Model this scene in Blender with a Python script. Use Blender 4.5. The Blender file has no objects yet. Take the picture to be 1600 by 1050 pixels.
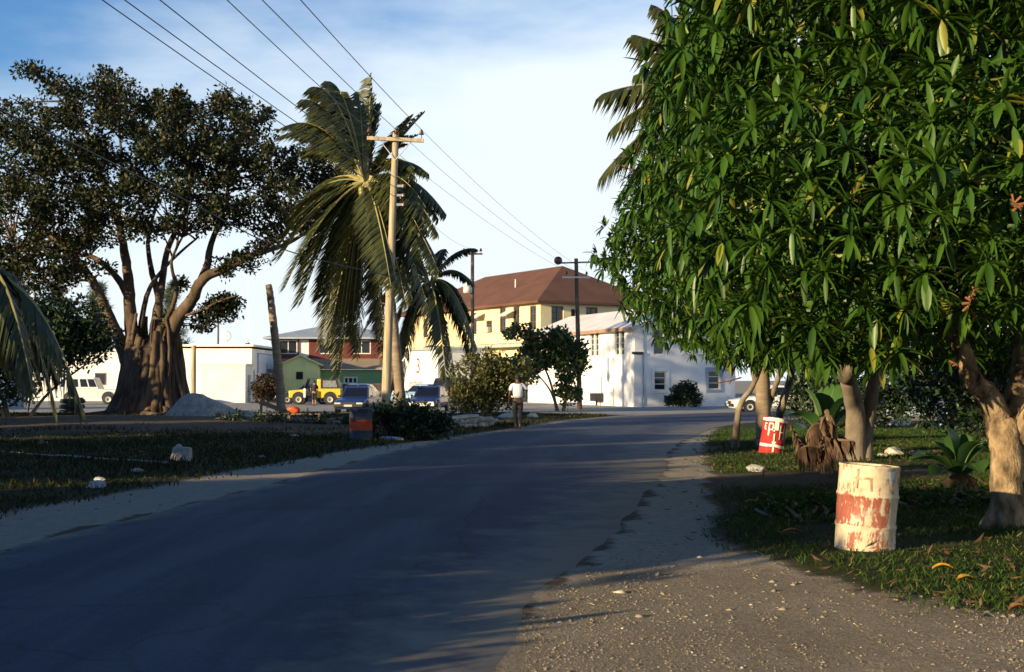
import bpy, math, random
import numpy as np
from mathutils import Vector, Matrix

R = random.Random(11)
rng = np.random.default_rng(11)
PI = math.pi
scene = bpy.context.scene
COL = scene.collection

# ------------------------------------------------------------------ camera
F = 2000.0                      # focal length in pixels of the 1600 px wide photograph
EYE = 1.7
PITCH = math.atan2(69, F)
cam_d = bpy.data.cameras.new("camera")
cam = bpy.data.objects.new("camera", cam_d)
COL.objects.link(cam)
cam.location = (0, 0, EYE)
cam.rotation_euler = (PI / 2 + PITCH, 0, 0)
cam_d.sensor_width = 36
cam_d.lens = 36 * F / 1600
cam_d.clip_end = 8000
cam_d.dof.use_dof = True
cam_d.dof.focus_distance = 21
cam_d.dof.aperture_fstop = 4.0
scene.camera = cam

# ------------------------------------------------------------------ sky and sun
SUN_EL = math.radians(10.0)
SDIR = Vector((0.78, 0.626, 0)).normalized()      # the way the light travels over the ground
world = bpy.data.worlds.new("World")
scene.world = world
world.use_nodes = True
nt = world.node_tree
nt.nodes.clear()
N = nt.nodes.new
L_ = nt.links.new
w_out = N('ShaderNodeOutputWorld')
sky = N('ShaderNodeTexSky')
sky.sky_type = 'NISHITA'
sky.sun_disc = False
sky.sun_elevation = SUN_EL
to_sun = -SDIR
sky.sun_rotation = math.atan2(to_sun.x, to_sun.y)
sky.air_density = 1.0
sky.dust_density = 0.0
sky.ozone_density = 5.0
bg1 = N('ShaderNodeBackground'); bg1.inputs[1].default_value = 0.115
L_(sky.outputs[0], bg1.inputs[0])
bg2 = N('ShaderNodeBackground')
bg2.inputs[0].default_value = (0.86, 0.95, 1.0, 1)
bg2.inputs[1].default_value = 0.60
tc = N('ShaderNodeTexCoord')
mp = N('ShaderNodeMapping'); mp.inputs['Scale'].default_value = (1.0, 1.0, 3.2)
mp.inputs['Location'].default_value = (0.35, 0.1, 0.62)
L_(tc.outputs['Generated'], mp.inputs[0])
ns = N('ShaderNodeTexNoise')
ns.inputs['Scale'].default_value = 2.6; ns.inputs['Detail'].default_value = 7; ns.inputs['Roughness'].default_value = 0.55
L_(mp.outputs[0], ns.inputs['Vector'])
sp = N('ShaderNodeSeparateXYZ'); L_(tc.outputs['Generated'], sp.inputs[0])
def wmath(op, a, b=None, c=None):
    n = N('ShaderNodeMath'); n.operation = op
    for i, q in enumerate((a, b, c)):
        if q is None: continue
        if isinstance(q, (int, float)): n.inputs[i].default_value = q
        else: L_(q, n.inputs[i])
    return n.outputs[0]
hz = wmath('MULTIPLY_ADD', sp.outputs['Z'], -4.0, 1.20)          # more cloud towards the horizon
hx = wmath('MULTIPLY_ADD', sp.outputs['X'], 0.7, 0.0)            # and on the right half of the sky
s_ = wmath('ADD', hz, hx)
c_ = wmath('MULTIPLY_ADD', ns.outputs[0], 1.75, -0.62)
s_ = wmath('ADD', s_, c_)
mr = N('ShaderNodeMapRange'); mr.interpolation_type = 'SMOOTHSTEP'
mr.inputs['From Min'].default_value = -0.1; mr.inputs['From Max'].default_value = 0.75
mr.inputs['To Max'].default_value = 0.95
L_(s_, mr.inputs['Value'])
mx = N('ShaderNodeMixShader')
L_(mr.outputs[0], mx.inputs[0]); L_(bg1.outputs[0], mx.inputs[1]); L_(bg2.outputs[0], mx.inputs[2])
L_(mx.outputs[0], w_out.inputs[0])

sun_d = bpy.data.lights.new("sun", 'SUN')
sun_d.energy = 5.0
sun_d.angle = math.radians(0.55)
sun_d.color = (1.0, 0.78, 0.46)
sun = bpy.data.objects.new("sun", sun_d)
COL.objects.link(sun)
ldir = Vector((SDIR.x * math.cos(SUN_EL), SDIR.y * math.cos(SUN_EL), -math.sin(SUN_EL)))
sun.rotation_euler = ldir.to_track_quat('-Z', 'Y').to_euler()
sun.location = (-20, -20, 30)

scene.view_settings.view_transform = 'Standard'
scene.view_settings.look = 'None'
scene.view_settings.gamma = 1.0
scene.view_settings.exposure = 0.88
scene.view_settings.use_curve_mapping = False
scene.render.engine = 'CYCLES'
scene.cycles.max_bounces = 6
scene.cycles.transparent_max_bounces = 8
scene.cycles.use_denoising = True

# ------------------------------------------------------------------ where things stand
_c, _s = math.cos(PITCH), math.sin(PITCH)
def P(u, v, Y):
    """the point at depth Y (metres in front of the photographer) seen at photograph pixel u, v"""
    a = (u - 800) / F; b = (525 - v) / F
    d = Vector((a, _c - b * _s, _s + b * _c))
    k = Y / d.y
    return Vector((d.x * k, Y, EYE + d.z * k))
def G(u, v, z=0.0):
    a = (u - 800) / F; b = (525 - v) / F
    d = Vector((a, _c - b * _s, _s + b * _c))
    k = (z - EYE) / d.z
    return Vector((d.x * k, d.y * k, z))

# ------------------------------------------------------------------ mesh helpers
class MB:
    def __init__(self):
        self.v = []; self.f = []; self.m = []
    def add(self, vs, fs, m=0):
        o = len(self.v)
        self.v.extend([tuple(p) for p in vs])
        for f in fs:
            self.f.append(tuple(i + o for i in f)); self.m.append(m)
    def box(self, c, s, rz=0.0, m=0, top=(1, 1), rx=0.0, ry=0.0):
        x, y, z = s[0] / 2, s[1] / 2, s[2] / 2
        tx, ty = top
        pts = [(-x, -y, -z), (x, -y, -z), (x, y, -z), (-x, y, -z), (-x*tx, -y*ty, z), (x*tx, -y*ty, z), (x*tx, y*ty, z), (-x*tx, y*ty, z)]
        M = Matrix.Rotation(rz, 3, 'Z') @ Matrix.Rotation(ry, 3, 'Y') @ Matrix.Rotation(rx, 3, 'X')
        C = Vector(c)
        self.add([M @ Vector(p) + C for p in pts], [(3,2,1,0), (4,5,6,7), (0,1,5,4), (1,2,6,5), (2,3,7,6), (3,0,4,7)], m)
        return self
    def bb(self, x0, x1, y0, y1, z0, z1, m=0):
        return self.box(((x0+x1)/2, (y0+y1)/2, (z0+z1)/2), (abs(x1-x0), abs(y1-y0), abs(z1-z0)), m=m)
    def tube(self, pts, radii, n=8, m=0, cap=True, wob=0.0):
        pts = [Vector(p) for p in pts]
        if isinstance(radii, (int, float)): radii = [radii] * len(pts)
        rings = []; ref = None
        for i, p in enumerate(pts):
            t = (pts[min(i+1, len(pts)-1)] - pts[max(i-1, 0)])
            if t.length < 1e-9: t = Vector((0, 0, 1))
            t.normalize()
            if ref is None:
                ref = Vector((1, 0, 0)) if abs(t.x) < 0.9 else Vector((0, 1, 0))
            a = (ref - t * ref.dot(t)).normalized(); b = t.cross(a); ref = a
            rings.append([p + (a * math.cos(2*PI*k/n) + b * math.sin(2*PI*k/n)) * radii[i] * (1 + wob * R.uniform(-1, 1)) for k in range(n)])
        vs = [q for r in rings for q in r]; fs = []
        for i in range(len(rings) - 1):
            for k in range(n):
                k2 = (k + 1) % n
                fs.append((i*n+k, i*n+k2, (i+1)*n+k2, (i+1)*n+k))
        if cap:
            fs.append(tuple(range(n - 1, -1, -1))); fs.append(tuple((len(rings)-1)*n + k for k in range(n)))
        self.add(vs, fs, m); return self
    def lathe(self, prof, n=20, c=(0, 0, 0), axis='Z', m=0, cap=True):
        vs = []; fs = []
        for r, z in prof:
            for k in range(n):
                a = 2*PI*k/n
                p = (r*math.cos(a), r*math.sin(a), z)
                if axis == 'Y': p = (p[0], p[2], -p[1])
                if axis == 'X': p = (p[2], p[0], p[1])
                vs.append((p[0]+c[0], p[1]+c[1], p[2]+c[2]))
        for i in range(len(prof)-1):
            for k in range(n):
                k2 = (k+1) % n
                fs.append((i*n+k, i*n+k2, (i+1)*n+k2, (i+1)*n+k))
        if cap:
            fs.append(tuple(range(n-1, -1, -1))); fs.append(tuple((len(prof)-1)*n+k for k in range(n)))
        self.add(vs, fs, m); return self
    def loft(self, rings, m=0, cap=True):
        n = len(rings[0]); vs = [p for r in rings for p in r]; fs = []
        for i in range(len(rings)-1):
            for k in range(n):
                k2 = (k+1) % n
                fs.append((i*n+k, i*n+k2, (i+1)*n+k2, (i+1)*n+k))
        if cap:
            fs.append(tuple(range(n-1, -1, -1))); fs.append(tuple((len(rings)-1)*n+k for k in range(n)))
        self.add(vs, fs, m); return self
    def blob(self, c, r, seed=0, sq=(1, 1, 1), n=2, rough=0.25, m=0):
        vs, fs = ico(n); rr = random.Random(seed)
        k = [(rr.uniform(-1, 1), rr.uniform(-1, 1), rr.uniform(-1, 1), rr.uniform(0, 6)) for _ in range(4)]
        out = []
        for p in vs:
            d = 1 + rough * sum(math.sin(3*(q[0]*p[0]+q[1]*p[1]+q[2]*p[2]) + q[3]) for q in k) / 2
            out.append((c[0]+p[0]*r*d*sq[0], c[1]+p[1]*r*d*sq[1], c[2]+p[2]*r*d*sq[2]))
        self.add(out, fs, m); return self
    def build(self, name, mats, parent=None, smooth=False, loc=None, bevel=0.0, link=True):
        me = bpy.data.meshes.new(name)
        me.from_pydata(self.v, [], self.f)
        if not isinstance(mats, (list, tuple)): mats = [mats]
        for q in mats: me.materials.append(q)
        if len(mats) > 1: me.polygons.foreach_set('material_index', self.m)
        if smooth: me.polygons.foreach_set('use_smooth', [True] * len(self.f))
        me.update()
        o = bpy.data.objects.new(name, me)
        COL.objects.link(o)
        if parent is not None: o.parent = parent
        if loc is not None: o.location = loc
        if bevel:
            b = o.modifiers.new('bevel', 'BEVEL'); b.width = bevel; b.segments = 2; b.limit_method = 'ANGLE'; b.angle_limit = 0.6
        return o

_ico = {}
def ico(n):
    if n in _ico: return _ico[n]
    t = (1 + 5 ** .5) / 2
    vs = [Vector(p).normalized() for p in [(-1,t,0),(1,t,0),(-1,-t,0),(1,-t,0),(0,-1,t),(0,1,t),(0,-1,-t),(0,1,-t),(t,0,-1),(t,0,1),(-t,0,-1),(-t,0,1)]]
    fs = [(0,11,5),(0,5,1),(0,1,7),(0,7,10),(0,10,11),(1,5,9),(5,11,4),(11,10,2),(10,7,6),(7,1,8),(3,9,4),(3,4,2),(3,2,6),(3,6,8),(3,8,9),(4,9,5),(2,4,11),(6,2,10),(8,6,7),(9,8,1)]
    for _ in range(n - 1):
        cache = {}; nf = []
        def mid(a, b):
            k = (min(a, b), max(a, b))
            if k not in cache:
                vs.append(((vs[a]+vs[b])/2).normalized()); cache[k] = len(vs)-1
            return cache[k]
        for a, b, c in fs:
            x, y, z = mid(a,b), mid(b,c), mid(c,a)
            nf += [(a,x,z),(b,y,x),(c,z,y),(x,y,z)]
        fs = nf
    _ico[n] = ([tuple(v) for v in vs], fs)
    return _ico[n]

def mesh_np(name, V, faces, mats, parent=None, smooth=False, loc=None):
    """a mesh from arrays: V (n,3), faces a list of (k,3) or (k,4) index arrays"""
    me = bpy.data.meshes.new(name)
    V = np.asarray(V, dtype=np.float32)
    me.vertices.add(len(V)); me.vertices.foreach_set('co', V.ravel())
    tot = np.concatenate([np.full(len(f), f.shape[1], dtype=np.int32) for f in faces])
    idx = np.concatenate([f.ravel() for f in faces]).astype(np.int32)
    start = np.concatenate([[0], np.cumsum(tot)[:-1]]).astype(np.int32)
    me.loops.add(len(idx)); me.loops.foreach_set('vertex_index', idx)
    me.polygons.add(len(tot)); me.polygons.foreach_set('loop_start', start)
    try: me.polygons.foreach_set('loop_total', tot)
    except Exception: pass
    if not isinstance(mats, (list, tuple)): mats = [mats]
    for q in mats: me.materials.append(q)
    if smooth: me.polygons.foreach_set('use_smooth', np.ones(len(tot), dtype=bool))
    me.update(calc_edges=True); me.validate()
    o = bpy.data.objects.new(name, me)
    COL.objects.link(o)
    if parent is not None: o.parent = parent
    if loc is not None: o.location = loc
    return o

def tag(o, label=None, cat=None, group=None, kind=None):
    if label: o['label'] = label
    if cat: o['category'] = cat
    if group: o['group'] = group
    if kind: o['kind'] = kind
    return o
def thing(name, label, cat, loc=(0, 0, 0), rz=0.0, group=None):
    o = bpy.data.objects.new(name, None)
    o.empty_display_size = 0.2
    COL.objects.link(o); o.location = loc; o.rotation_euler = (0, 0, rz)
    return tag(o, label, cat, group)

# ------------------------------------------------------------------ materials
def _nodes(name):
    m = bpy.data.materials.new(name); m.use_nodes = True
    t = m.node_tree
    b = t.nodes['Principled BSDF']
    return m, t, b
def noise_fac(t, scale, detail=5, rough=0.6, coord='Object', stretch=None):
    c = t.nodes.new('ShaderNodeTexCoord'); n = t.nodes.new('ShaderNodeTexNoise')
    n.inputs['Scale'].default_value = scale; n.inputs['Detail'].default_value = detail; n.inputs['Roughness'].default_value = rough
    if stretch:
        mpn = t.nodes.new('ShaderNodeMapping'); mpn.inputs['Scale'].default_value = stretch
        t.links.new(c.outputs[coord], mpn.inputs[0]); t.links.new(mpn.outputs[0], n.inputs['Vector'])
    else: t.links.new(c.outputs[coord], n.inputs['Vector'])
    return n.outputs[0]
def ramp(t, fac, stops):
    r = t.nodes.new('ShaderNodeValToRGB'); e = r.color_ramp.elements
    while len(e) < len(stops): e.new(0.5)
    for i, (p, c) in enumerate(stops):
        e[i].position = p; e[i].color = (c[0], c[1], c[2], 1)
    t.links.new(fac, r.inputs[0]); return r.outputs[0]
def bump(t, b, fac, dist=0.01, strength=0.6):
    n = t.nodes.new('ShaderNodeBump'); n.inputs['Distance'].default_value = dist; n.inputs['Strength'].default_value = strength
    t.links.new(fac, n.inputs['Height']); t.links.new(n.outputs[0], b.inputs['Normal'])
def tmath(t, op, a, b=None, c=None):
    n = t.nodes.new('ShaderNodeMath'); n.operation = op
    for i, q in enumerate((a, b, c)):
        if q is None: continue
        if isinstance(q, (int, float)): n.inputs[i].default_value = q
        else: t.links.new(q, n.inputs[i])
    return n.outputs[0]
def mixc(t, f, a, b):
    n = t.nodes.new('ShaderNodeMix'); n.data_type = 'RGBA'
    for i, q in ((6, a), (7, b)):
        if isinstance(q, tuple): n.inputs[i].default_value = (q[0], q[1], q[2], 1)
        else: t.links.new(q, n.inputs[i])
    if isinstance(f, (int, float)): n.inputs[0].default_value = f
    else: t.links.new(f, n.inputs[0])
    return n.outputs[2]
def sstep(t, v, a, b):
    n = t.nodes.new('ShaderNodeMapRange'); n.interpolation_type = 'SMOOTHSTEP'
    n.inputs['From Min'].default_value = a; n.inputs['From Max'].default_value = b
    t.links.new(v, n.inputs['Value']); return n.outputs[0]

def plain(name, col, rough=0.6, var=0.15, scale=3.0, bmp=0.0, bscale=40.0, metal=0.0, spec=0.5, stretch=None):
    m, t, b = _nodes(name)
    f = noise_fac(t, scale, stretch=stretch)
    lo = tuple(max(0, c * (1 - var * 1.6)) for c in col); hi = tuple(min(1, c * (1 + var)) for c in col)
    t.links.new(ramp(t, f, [(0.3, lo), (0.68, hi)]), b.inputs['Base Color'])
    b.inputs['Roughness'].default_value = rough; b.inputs['Metallic'].default_value = metal
    b.inputs['Specular IOR Level'].default_value = spec
    if bmp: bump(t, b, noise_fac(t, bscale, stretch=stretch), bmp)
    return m
def leafmat(name, c1, c2, c3=None, rough=0.45, trans=0.25, spec=0.5):
    m, t, b = _nodes(name)
    g = t.nodes.new('ShaderNodeNewGeometry')
    st = [(0.0, c1), (0.75, c2)]
    if c3: st = [(0.0, c1), (0.7, c2), (0.94, c2), (0.97, c3)]
    colr = ramp(t, g.outputs['Random Per Island'], st)
    t.links.new(colr, b.inputs['Base Color'])
    b.inputs['Roughness'].default_value = rough; b.inputs['Specular IOR Level'].default_value = spec
    if trans:
        tr = t.nodes.new('ShaderNodeBsdfTranslucent'); ms = t.nodes.new('ShaderNodeMixShader')
        ms.inputs[0].default_value = trans
        t.links.new(colr, tr.inputs[0]); t.links.new(b.outputs[0], ms.inputs[1]); t.links.new(tr.outputs[0], ms.inputs[2])
        t.links.new(ms.outputs[0], t.nodes['Material Output'].inputs[0])
    return m
def glassmat(name, col=(0.02, 0.025, 0.03), rough=0.08):
    m, t, b = _nodes(name)
    b.inputs['Base Color'].default_value = (*col, 1); b.inputs['Roughness'].default_value = rough
    b.inputs['Specular IOR Level'].default_value = 0.6
    return m
def carpaint(name, col, coat=0.6):
    m, t, b = _nodes(name)
    f = noise_fac(t, 6, detail=4)
    t.links.new(ramp(t, f, [(0.3, tuple(c*0.82 for c in col)), (0.7, col)]), b.inputs['Base Color'])
    b.inputs['Roughness'].default_value = 0.4
    b.inputs['Coat Weight'].default_value = coat*.45; b.inputs['Coat Roughness'].default_value = 0.12
    return m

M_white = plain('white_render', (0.78, 0.76, 0.72), 0.8, 0.1, 0.6, 0.004, 9)
def weathered_white():
    m, t, b = _nodes('weathered_white_wall')
    f1 = noise_fac(t, 0.9, 6); f2 = noise_fac(t, 2.2, 6, stretch=(1, 1, 0.12))
    a = ramp(t, f1, [(0.3, (0.66, 0.65, 0.63)), (0.6, (0.8, 0.79, 0.77))])
    s = sstep(t, f2, 0.62, 0.75)
    c = mixc(t, tmath(t, 'MULTIPLY', s, 0.65), a, (0.40, 0.37, 0.33))
    t.links.new(c, b.inputs['Base Color']); b.inputs['Roughness'].default_value = 0.85
    bump(t, b, noise_fac(t, 14), 0.006)
    return m
M_wwall = weathered_white()
M_cream = plain('cream_render', (0.72, 0.58, 0.30), 0.85, 0.08, 0.7, 0.004, 8)
M_creamlt = plain('pale_cream_render', (0.76, 0.64, 0.37), 0.85, 0.08, 0.7, 0.004, 8)
def shinglemat(name, c1, c2, course=0.22):
    m, t, b = _nodes(name)
    co = t.nodes.new('ShaderNodeTexCoord'); se = t.nodes.new('ShaderNodeSeparateXYZ')
    t.links.new(co.outputs['Object'], se.inputs[0])
    f = noise_fac(t, 5, 6); f2 = noise_fac(t, 0.5, 4)
    w = tmath(t, 'FRACT', tmath(t, 'DIVIDE', se.outputs['Z'], course))
    ff = tmath(t, 'MULTIPLY_ADD', f2, 0.6, tmath(t, 'MULTIPLY_ADD', f, 0.4, tmath(t, 'MULTIPLY', w, 0.08)))
    t.links.new(ramp(t, ff, [(0.35, c1), (0.68, c2)]), b.inputs['Base Color'])
    b.inputs['Roughness'].default_value = 0.9
    bump(t, b, w, 0.02, 0.5)
    return m
M_shingle = shinglemat('brown_shingle', (0.085, 0.034, 0.02), (0.15, 0.065, 0.036))
M_tanroof = shinglemat('tan_shingle', (0.22, 0.17, 0.12), (0.34, 0.27, 0.19))
M_greyroof = plain('grey_blue_roofing', (0.34, 0.38, 0.42), 0.6, 0.12, 1.2)
M_whiteroof = plain('white_roofing', (0.72, 0.70, 0.66), 0.6, 0.1, 0.7)
M_fascia = plain('brown_fascia', (0.33, 0.20, 0.13), 0.7, 0.2, 2)
M_redwall = plain('shadow_tone_red_boards', (0.11, 0.017, 0.013), 0.7, 0.15, 2)  # red darkened to stand in for the shadow over this house
M_green = plain('shadow_tone_green_render', (0.20, 0.36, 0.16), 0.8, 0.08, 1)  # green dulled too, house shadow put into the wall colour
M_lime = plain('lime_render', (0.62, 0.66, 0.30), 0.8, 0.08, 1)
M_dark = plain('dark_opening', (0.018, 0.016, 0.015), 0.6, 0.2, 2)
M_glass = glassmat('window_glass')
M_shutter = plain('brown_shutter', (0.10, 0.05, 0.03), 0.6, 0.2, 3)
M_greytrim = plain('grey_green_trim', (0.36, 0.40, 0.36), 0.7, 0.1, 2)
M_frame = plain('white_frame', (0.72, 0.72, 0.70), 0.6, 0.08, 3)
M_bluegrey = plain('blue_grey_paint', (0.30, 0.36, 0.44), 0.7, 0.12, 3)
M_pole = plain('weathered_pole_wood', (0.42, 0.34, 0.22), 0.85, 0.3, 2.5, 0.01, 20, stretch=(4, 4, 0.25))
M_poledark = plain('dark_pole_wood', (0.12, 0.085, 0.06), 0.85, 0.3, 2.5, 0.01, 20, stretch=(4, 4, 0.25))
M_wood = plain('grey_plank', (0.22, 0.16, 0.10), 0.8, 0.25, 3, 0.006, 30, stretch=(0.4, 4, 4))
M_insul = plain('brown_porcelain', (0.09, 0.035, 0.02), 0.25, 0.1, 3)
M_wire = plain('black_wire', (0.03, 0.03, 0.035), 0.5, 0.1, 1)
M_metal = plain('galvanised_metal', (0.45, 0.46, 0.47), 0.4, 0.1, 3, metal=0.7)
M_bark = plain('mango_bark', (0.24, 0.17, 0.10), 0.95, 0.6, 7, 0.11, 11, stretch=(1, 1, 0.6), spec=.2)
M_barkgrey = plain('grey_mango_bark', (0.20, 0.16, 0.115), 0.9, 0.3, 3.5, 0.02, 16, stretch=(1, 1, 0.5))
M_figbark = plain('fig_bark', (0.105, 0.074, 0.05), 0.95, 0.5, 2.2, 0.06, 6, stretch=(1, 1, 0.35), spec=0.2)
M_palmbark = plain('palm_bark', (0.25, 0.19, 0.13), 0.9, 0.25, 2.0, 0.02, 12, stretch=(0.5, 0.5, 3))
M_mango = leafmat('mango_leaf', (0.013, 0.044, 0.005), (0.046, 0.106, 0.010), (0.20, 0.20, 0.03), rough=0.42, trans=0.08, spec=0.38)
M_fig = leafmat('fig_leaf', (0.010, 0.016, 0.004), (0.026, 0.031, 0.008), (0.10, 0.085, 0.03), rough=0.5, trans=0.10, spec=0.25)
M_seagrape = leafmat('seagrape_leaf', (0.020, 0.045, 0.010), (0.055, 0.09, 0.02), (0.16, 0.08, 0.03), rough=0.45, trans=0.15)
M_shrubleaf = leafmat('shrub_leaf', (0.03, 0.045, 0.01), (0.10, 0.10, 0.022), (0.18, 0.13, 0.03), rough=0.5, trans=0.2)
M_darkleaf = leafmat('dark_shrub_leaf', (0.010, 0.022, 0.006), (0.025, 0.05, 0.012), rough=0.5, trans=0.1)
M_caslf = leafmat('casuarina_needles', (0.05, 0.07, 0.045), (0.09, 0.12, 0.07), rough=0.6, trans=0.2)
M_palm = leafmat('palm_leaflet', (0.016, 0.027, 0.006), (0.072, 0.078, 0.015), (0.18, 0.15, 0.04), rough=0.45, trans=0.16)
M_palmstem = plain('palm_midrib', (0.30, 0.26, 0.09), 0.5, 0.2, 3)
M_dryleaf = leafmat('dry_palm_leaf', (0.06, 0.033, 0.018), (0.13, 0.07, 0.038), rough=0.7, trans=0.1)
M_banana = leafmat('banana_leaf', (0.03, 0.085, 0.02), (0.06, 0.14, 0.035), rough=0.4, trans=0.25)
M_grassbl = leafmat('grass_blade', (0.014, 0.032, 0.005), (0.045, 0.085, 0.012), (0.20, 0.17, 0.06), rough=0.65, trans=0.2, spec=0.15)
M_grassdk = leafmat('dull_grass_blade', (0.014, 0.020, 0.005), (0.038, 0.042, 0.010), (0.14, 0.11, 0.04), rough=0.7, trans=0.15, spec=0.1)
M_panicle = plain('orange_brown_panicle', (0.20, 0.075, 0.03), 0.8, 0.2, 8)
M_nut = plain('green_coconut', (0.22, 0.20, 0.04), 0.4, 0.2, 4)
M_stone = plain('pale_limestone', (0.55, 0.50, 0.42), 0.9, 0.2, 5, 0.02, 14)
M_stonegy = plain('grey_limestone', (0.40, 0.39, 0.36), 0.9, 0.25, 5, 0.02, 14)
M_sandpile = plain('grey_sand', (0.36, 0.34, 0.31), 0.95, 0.25, 4, 0.06, 14)
M_pebble = leafmat('pebble', (0.13, 0.105, 0.072), (0.27, 0.225, 0.16), (0.48, 0.42, 0.33), rough=0.9, trans=0.0, spec=0.2)
M_tyre = plain('tyre_rubber', (0.018, 0.018, 0.018), 0.8, 0.2, 5)
M_rim = plain('pale_wheel', (0.55, 0.53, 0.48), 0.4, 0.1, 5, metal=0.3)
M_black = plain('black_plastic', (0.02, 0.02, 0.022), 0.5, 0.2, 5)
M_lamp = plain('headlamp_glass', (0.55, 0.55, 0.52), 0.15, 0.1, 5)
M_tail = plain('red_lamp', (0.45, 0.02, 0.015), 0.25, 0.1, 5)
M_chrome = plain('chrome', (0.6, 0.6, 0.6), 0.25, 0.05, 5, metal=0.9)
M_carglass = glassmat('car_glass', (0.008, 0.012, 0.022), 0.12)
M_carglass.node_tree.nodes['Principled BSDF'].inputs['Specular IOR Level'].default_value = 0.3
M_skin = plain('dark_skin', (0.09, 0.045, 0.028), 0.55, 0.1, 5)
M_skinlt = plain('brown_skin', (0.30, 0.16, 0.10), 0.55, 0.1, 5)
M_shirt = plain('white_shirt', (0.78, 0.77, 0.76), 0.8, 0.05, 6, 0.006, 18)
M_trouser = plain('black_trousers', (0.016, 0.015, 0.018), 0.85, 0.2, 6, 0.006, 18)
M_hair = plain('black_hair', (0.012, 0.010, 0.009), 0.8, 0.2, 20)
M_orange = plain('orange_plastic', (0.62, 0.10, 0.02), 0.5, 0.1, 5)
M_yellowleaf = plain('yellow_leaf', (0.62, 0.33, 0.03), 0.6, 0.2, 20)

# ------------------------------------------------------------------ ground, road
def catmull(pts, n=10):
    pts = [Vector(p) for p in pts]; out = []
    for i in range(len(pts)-1):
        p0 = pts[max(i-1, 0)]; p1 = pts[i]; p2 = pts[i+1]; p3 = pts[min(i+2, len(pts)-1)]
        for k in range(n):
            t = k/n
            out.append(0.5*((2*p1)+(p2-p0)*t+(2*p0-5*p1+4*p2-p3)*t*t+(3*p1-p0-3*p2+p3)*t**3))
    out.append(pts[-1]); return out
road_left = [(-9.5, -60, 0), (-6.9, -25, 0), (-6.0, 0, 0), G(0, 858), G(200, 808), G(400, 762), G(540, 724), G(640, 700), G(740, 681), G(820, 669), G(900, 656.5), (6.5, 62.5, 0), (12.5, 68, 0), (26, 73, 0), (60, 80, 0)]
road_right = [(-3.6, -60, 0), (-1.3, -25, 0), (-0.55, 0, 0), G(770, 1050), G(868, 920), G(955, 850), G(1022, 770), G(1056, 705), G(1090, 681), G(1135, 665), (10.8, 53.5, 0), (15.5, 59, 0), (26, 64, 0), (60, 70, 0)]
RL = catmull(road_left, 12); RR = catmull(road_right, 12)
def wob(pts, amp, seed):
    rr = random.Random(seed); out = []
    dense = []
    for i in range(len(pts)-1):
        n = max(1, int((pts[i+1]-pts[i]).length / 0.35)) if 3 < pts[i].y < 60 else 1
        for k in range(n): dense.append(pts[i].lerp(pts[i+1], k/n))
    dense.append(pts[-1])
    w = 0
    for p in dense:
        w = 0.75*w + rr.uniform(-1, 1)*amp
        out.append(p + Vector((w, w*0.3, 0)))
    return out
RLw = wob(RL, 0.05, 3); RRw = wob(RR, 0.07, 4)
def resample(pts, n):
    d = [0]
    for i in range(len(pts)-1): d.append(d[-1]+(pts[i+1]-pts[i]).length)
    xs = np.interp(np.linspace(0, d[-1], n), d, [p.x for p in pts]); ys = np.interp(np.linspace(0, d[-1], n), d, [p.y for p in pts])
    return np.stack([xs, ys], 1)
NR = 700
a_, b_ = resample(RLw, NR), resample(RRw, NR)
NC = 9
V = np.zeros((NR, NC, 3))
TS = [0, .018, .1, .25, .5, .75, .9, .982, 1]
for j in range(NC):
    t = TS[j]
    V[:, j, :2] = a_*(1-t)+b_*t
    V[:, j, 2] = 0.03*math.sin(PI*t) + (-.014 if j in (0, NC-1) else 0)
I = np.arange(NR*NC).reshape(NR, NC)
faces = np.stack([I[:-1, :-1].ravel(), I[:-1, 1:].ravel(), I[1:, 1:].ravel(), I[1:, :-1].ravel()], 1)
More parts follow.
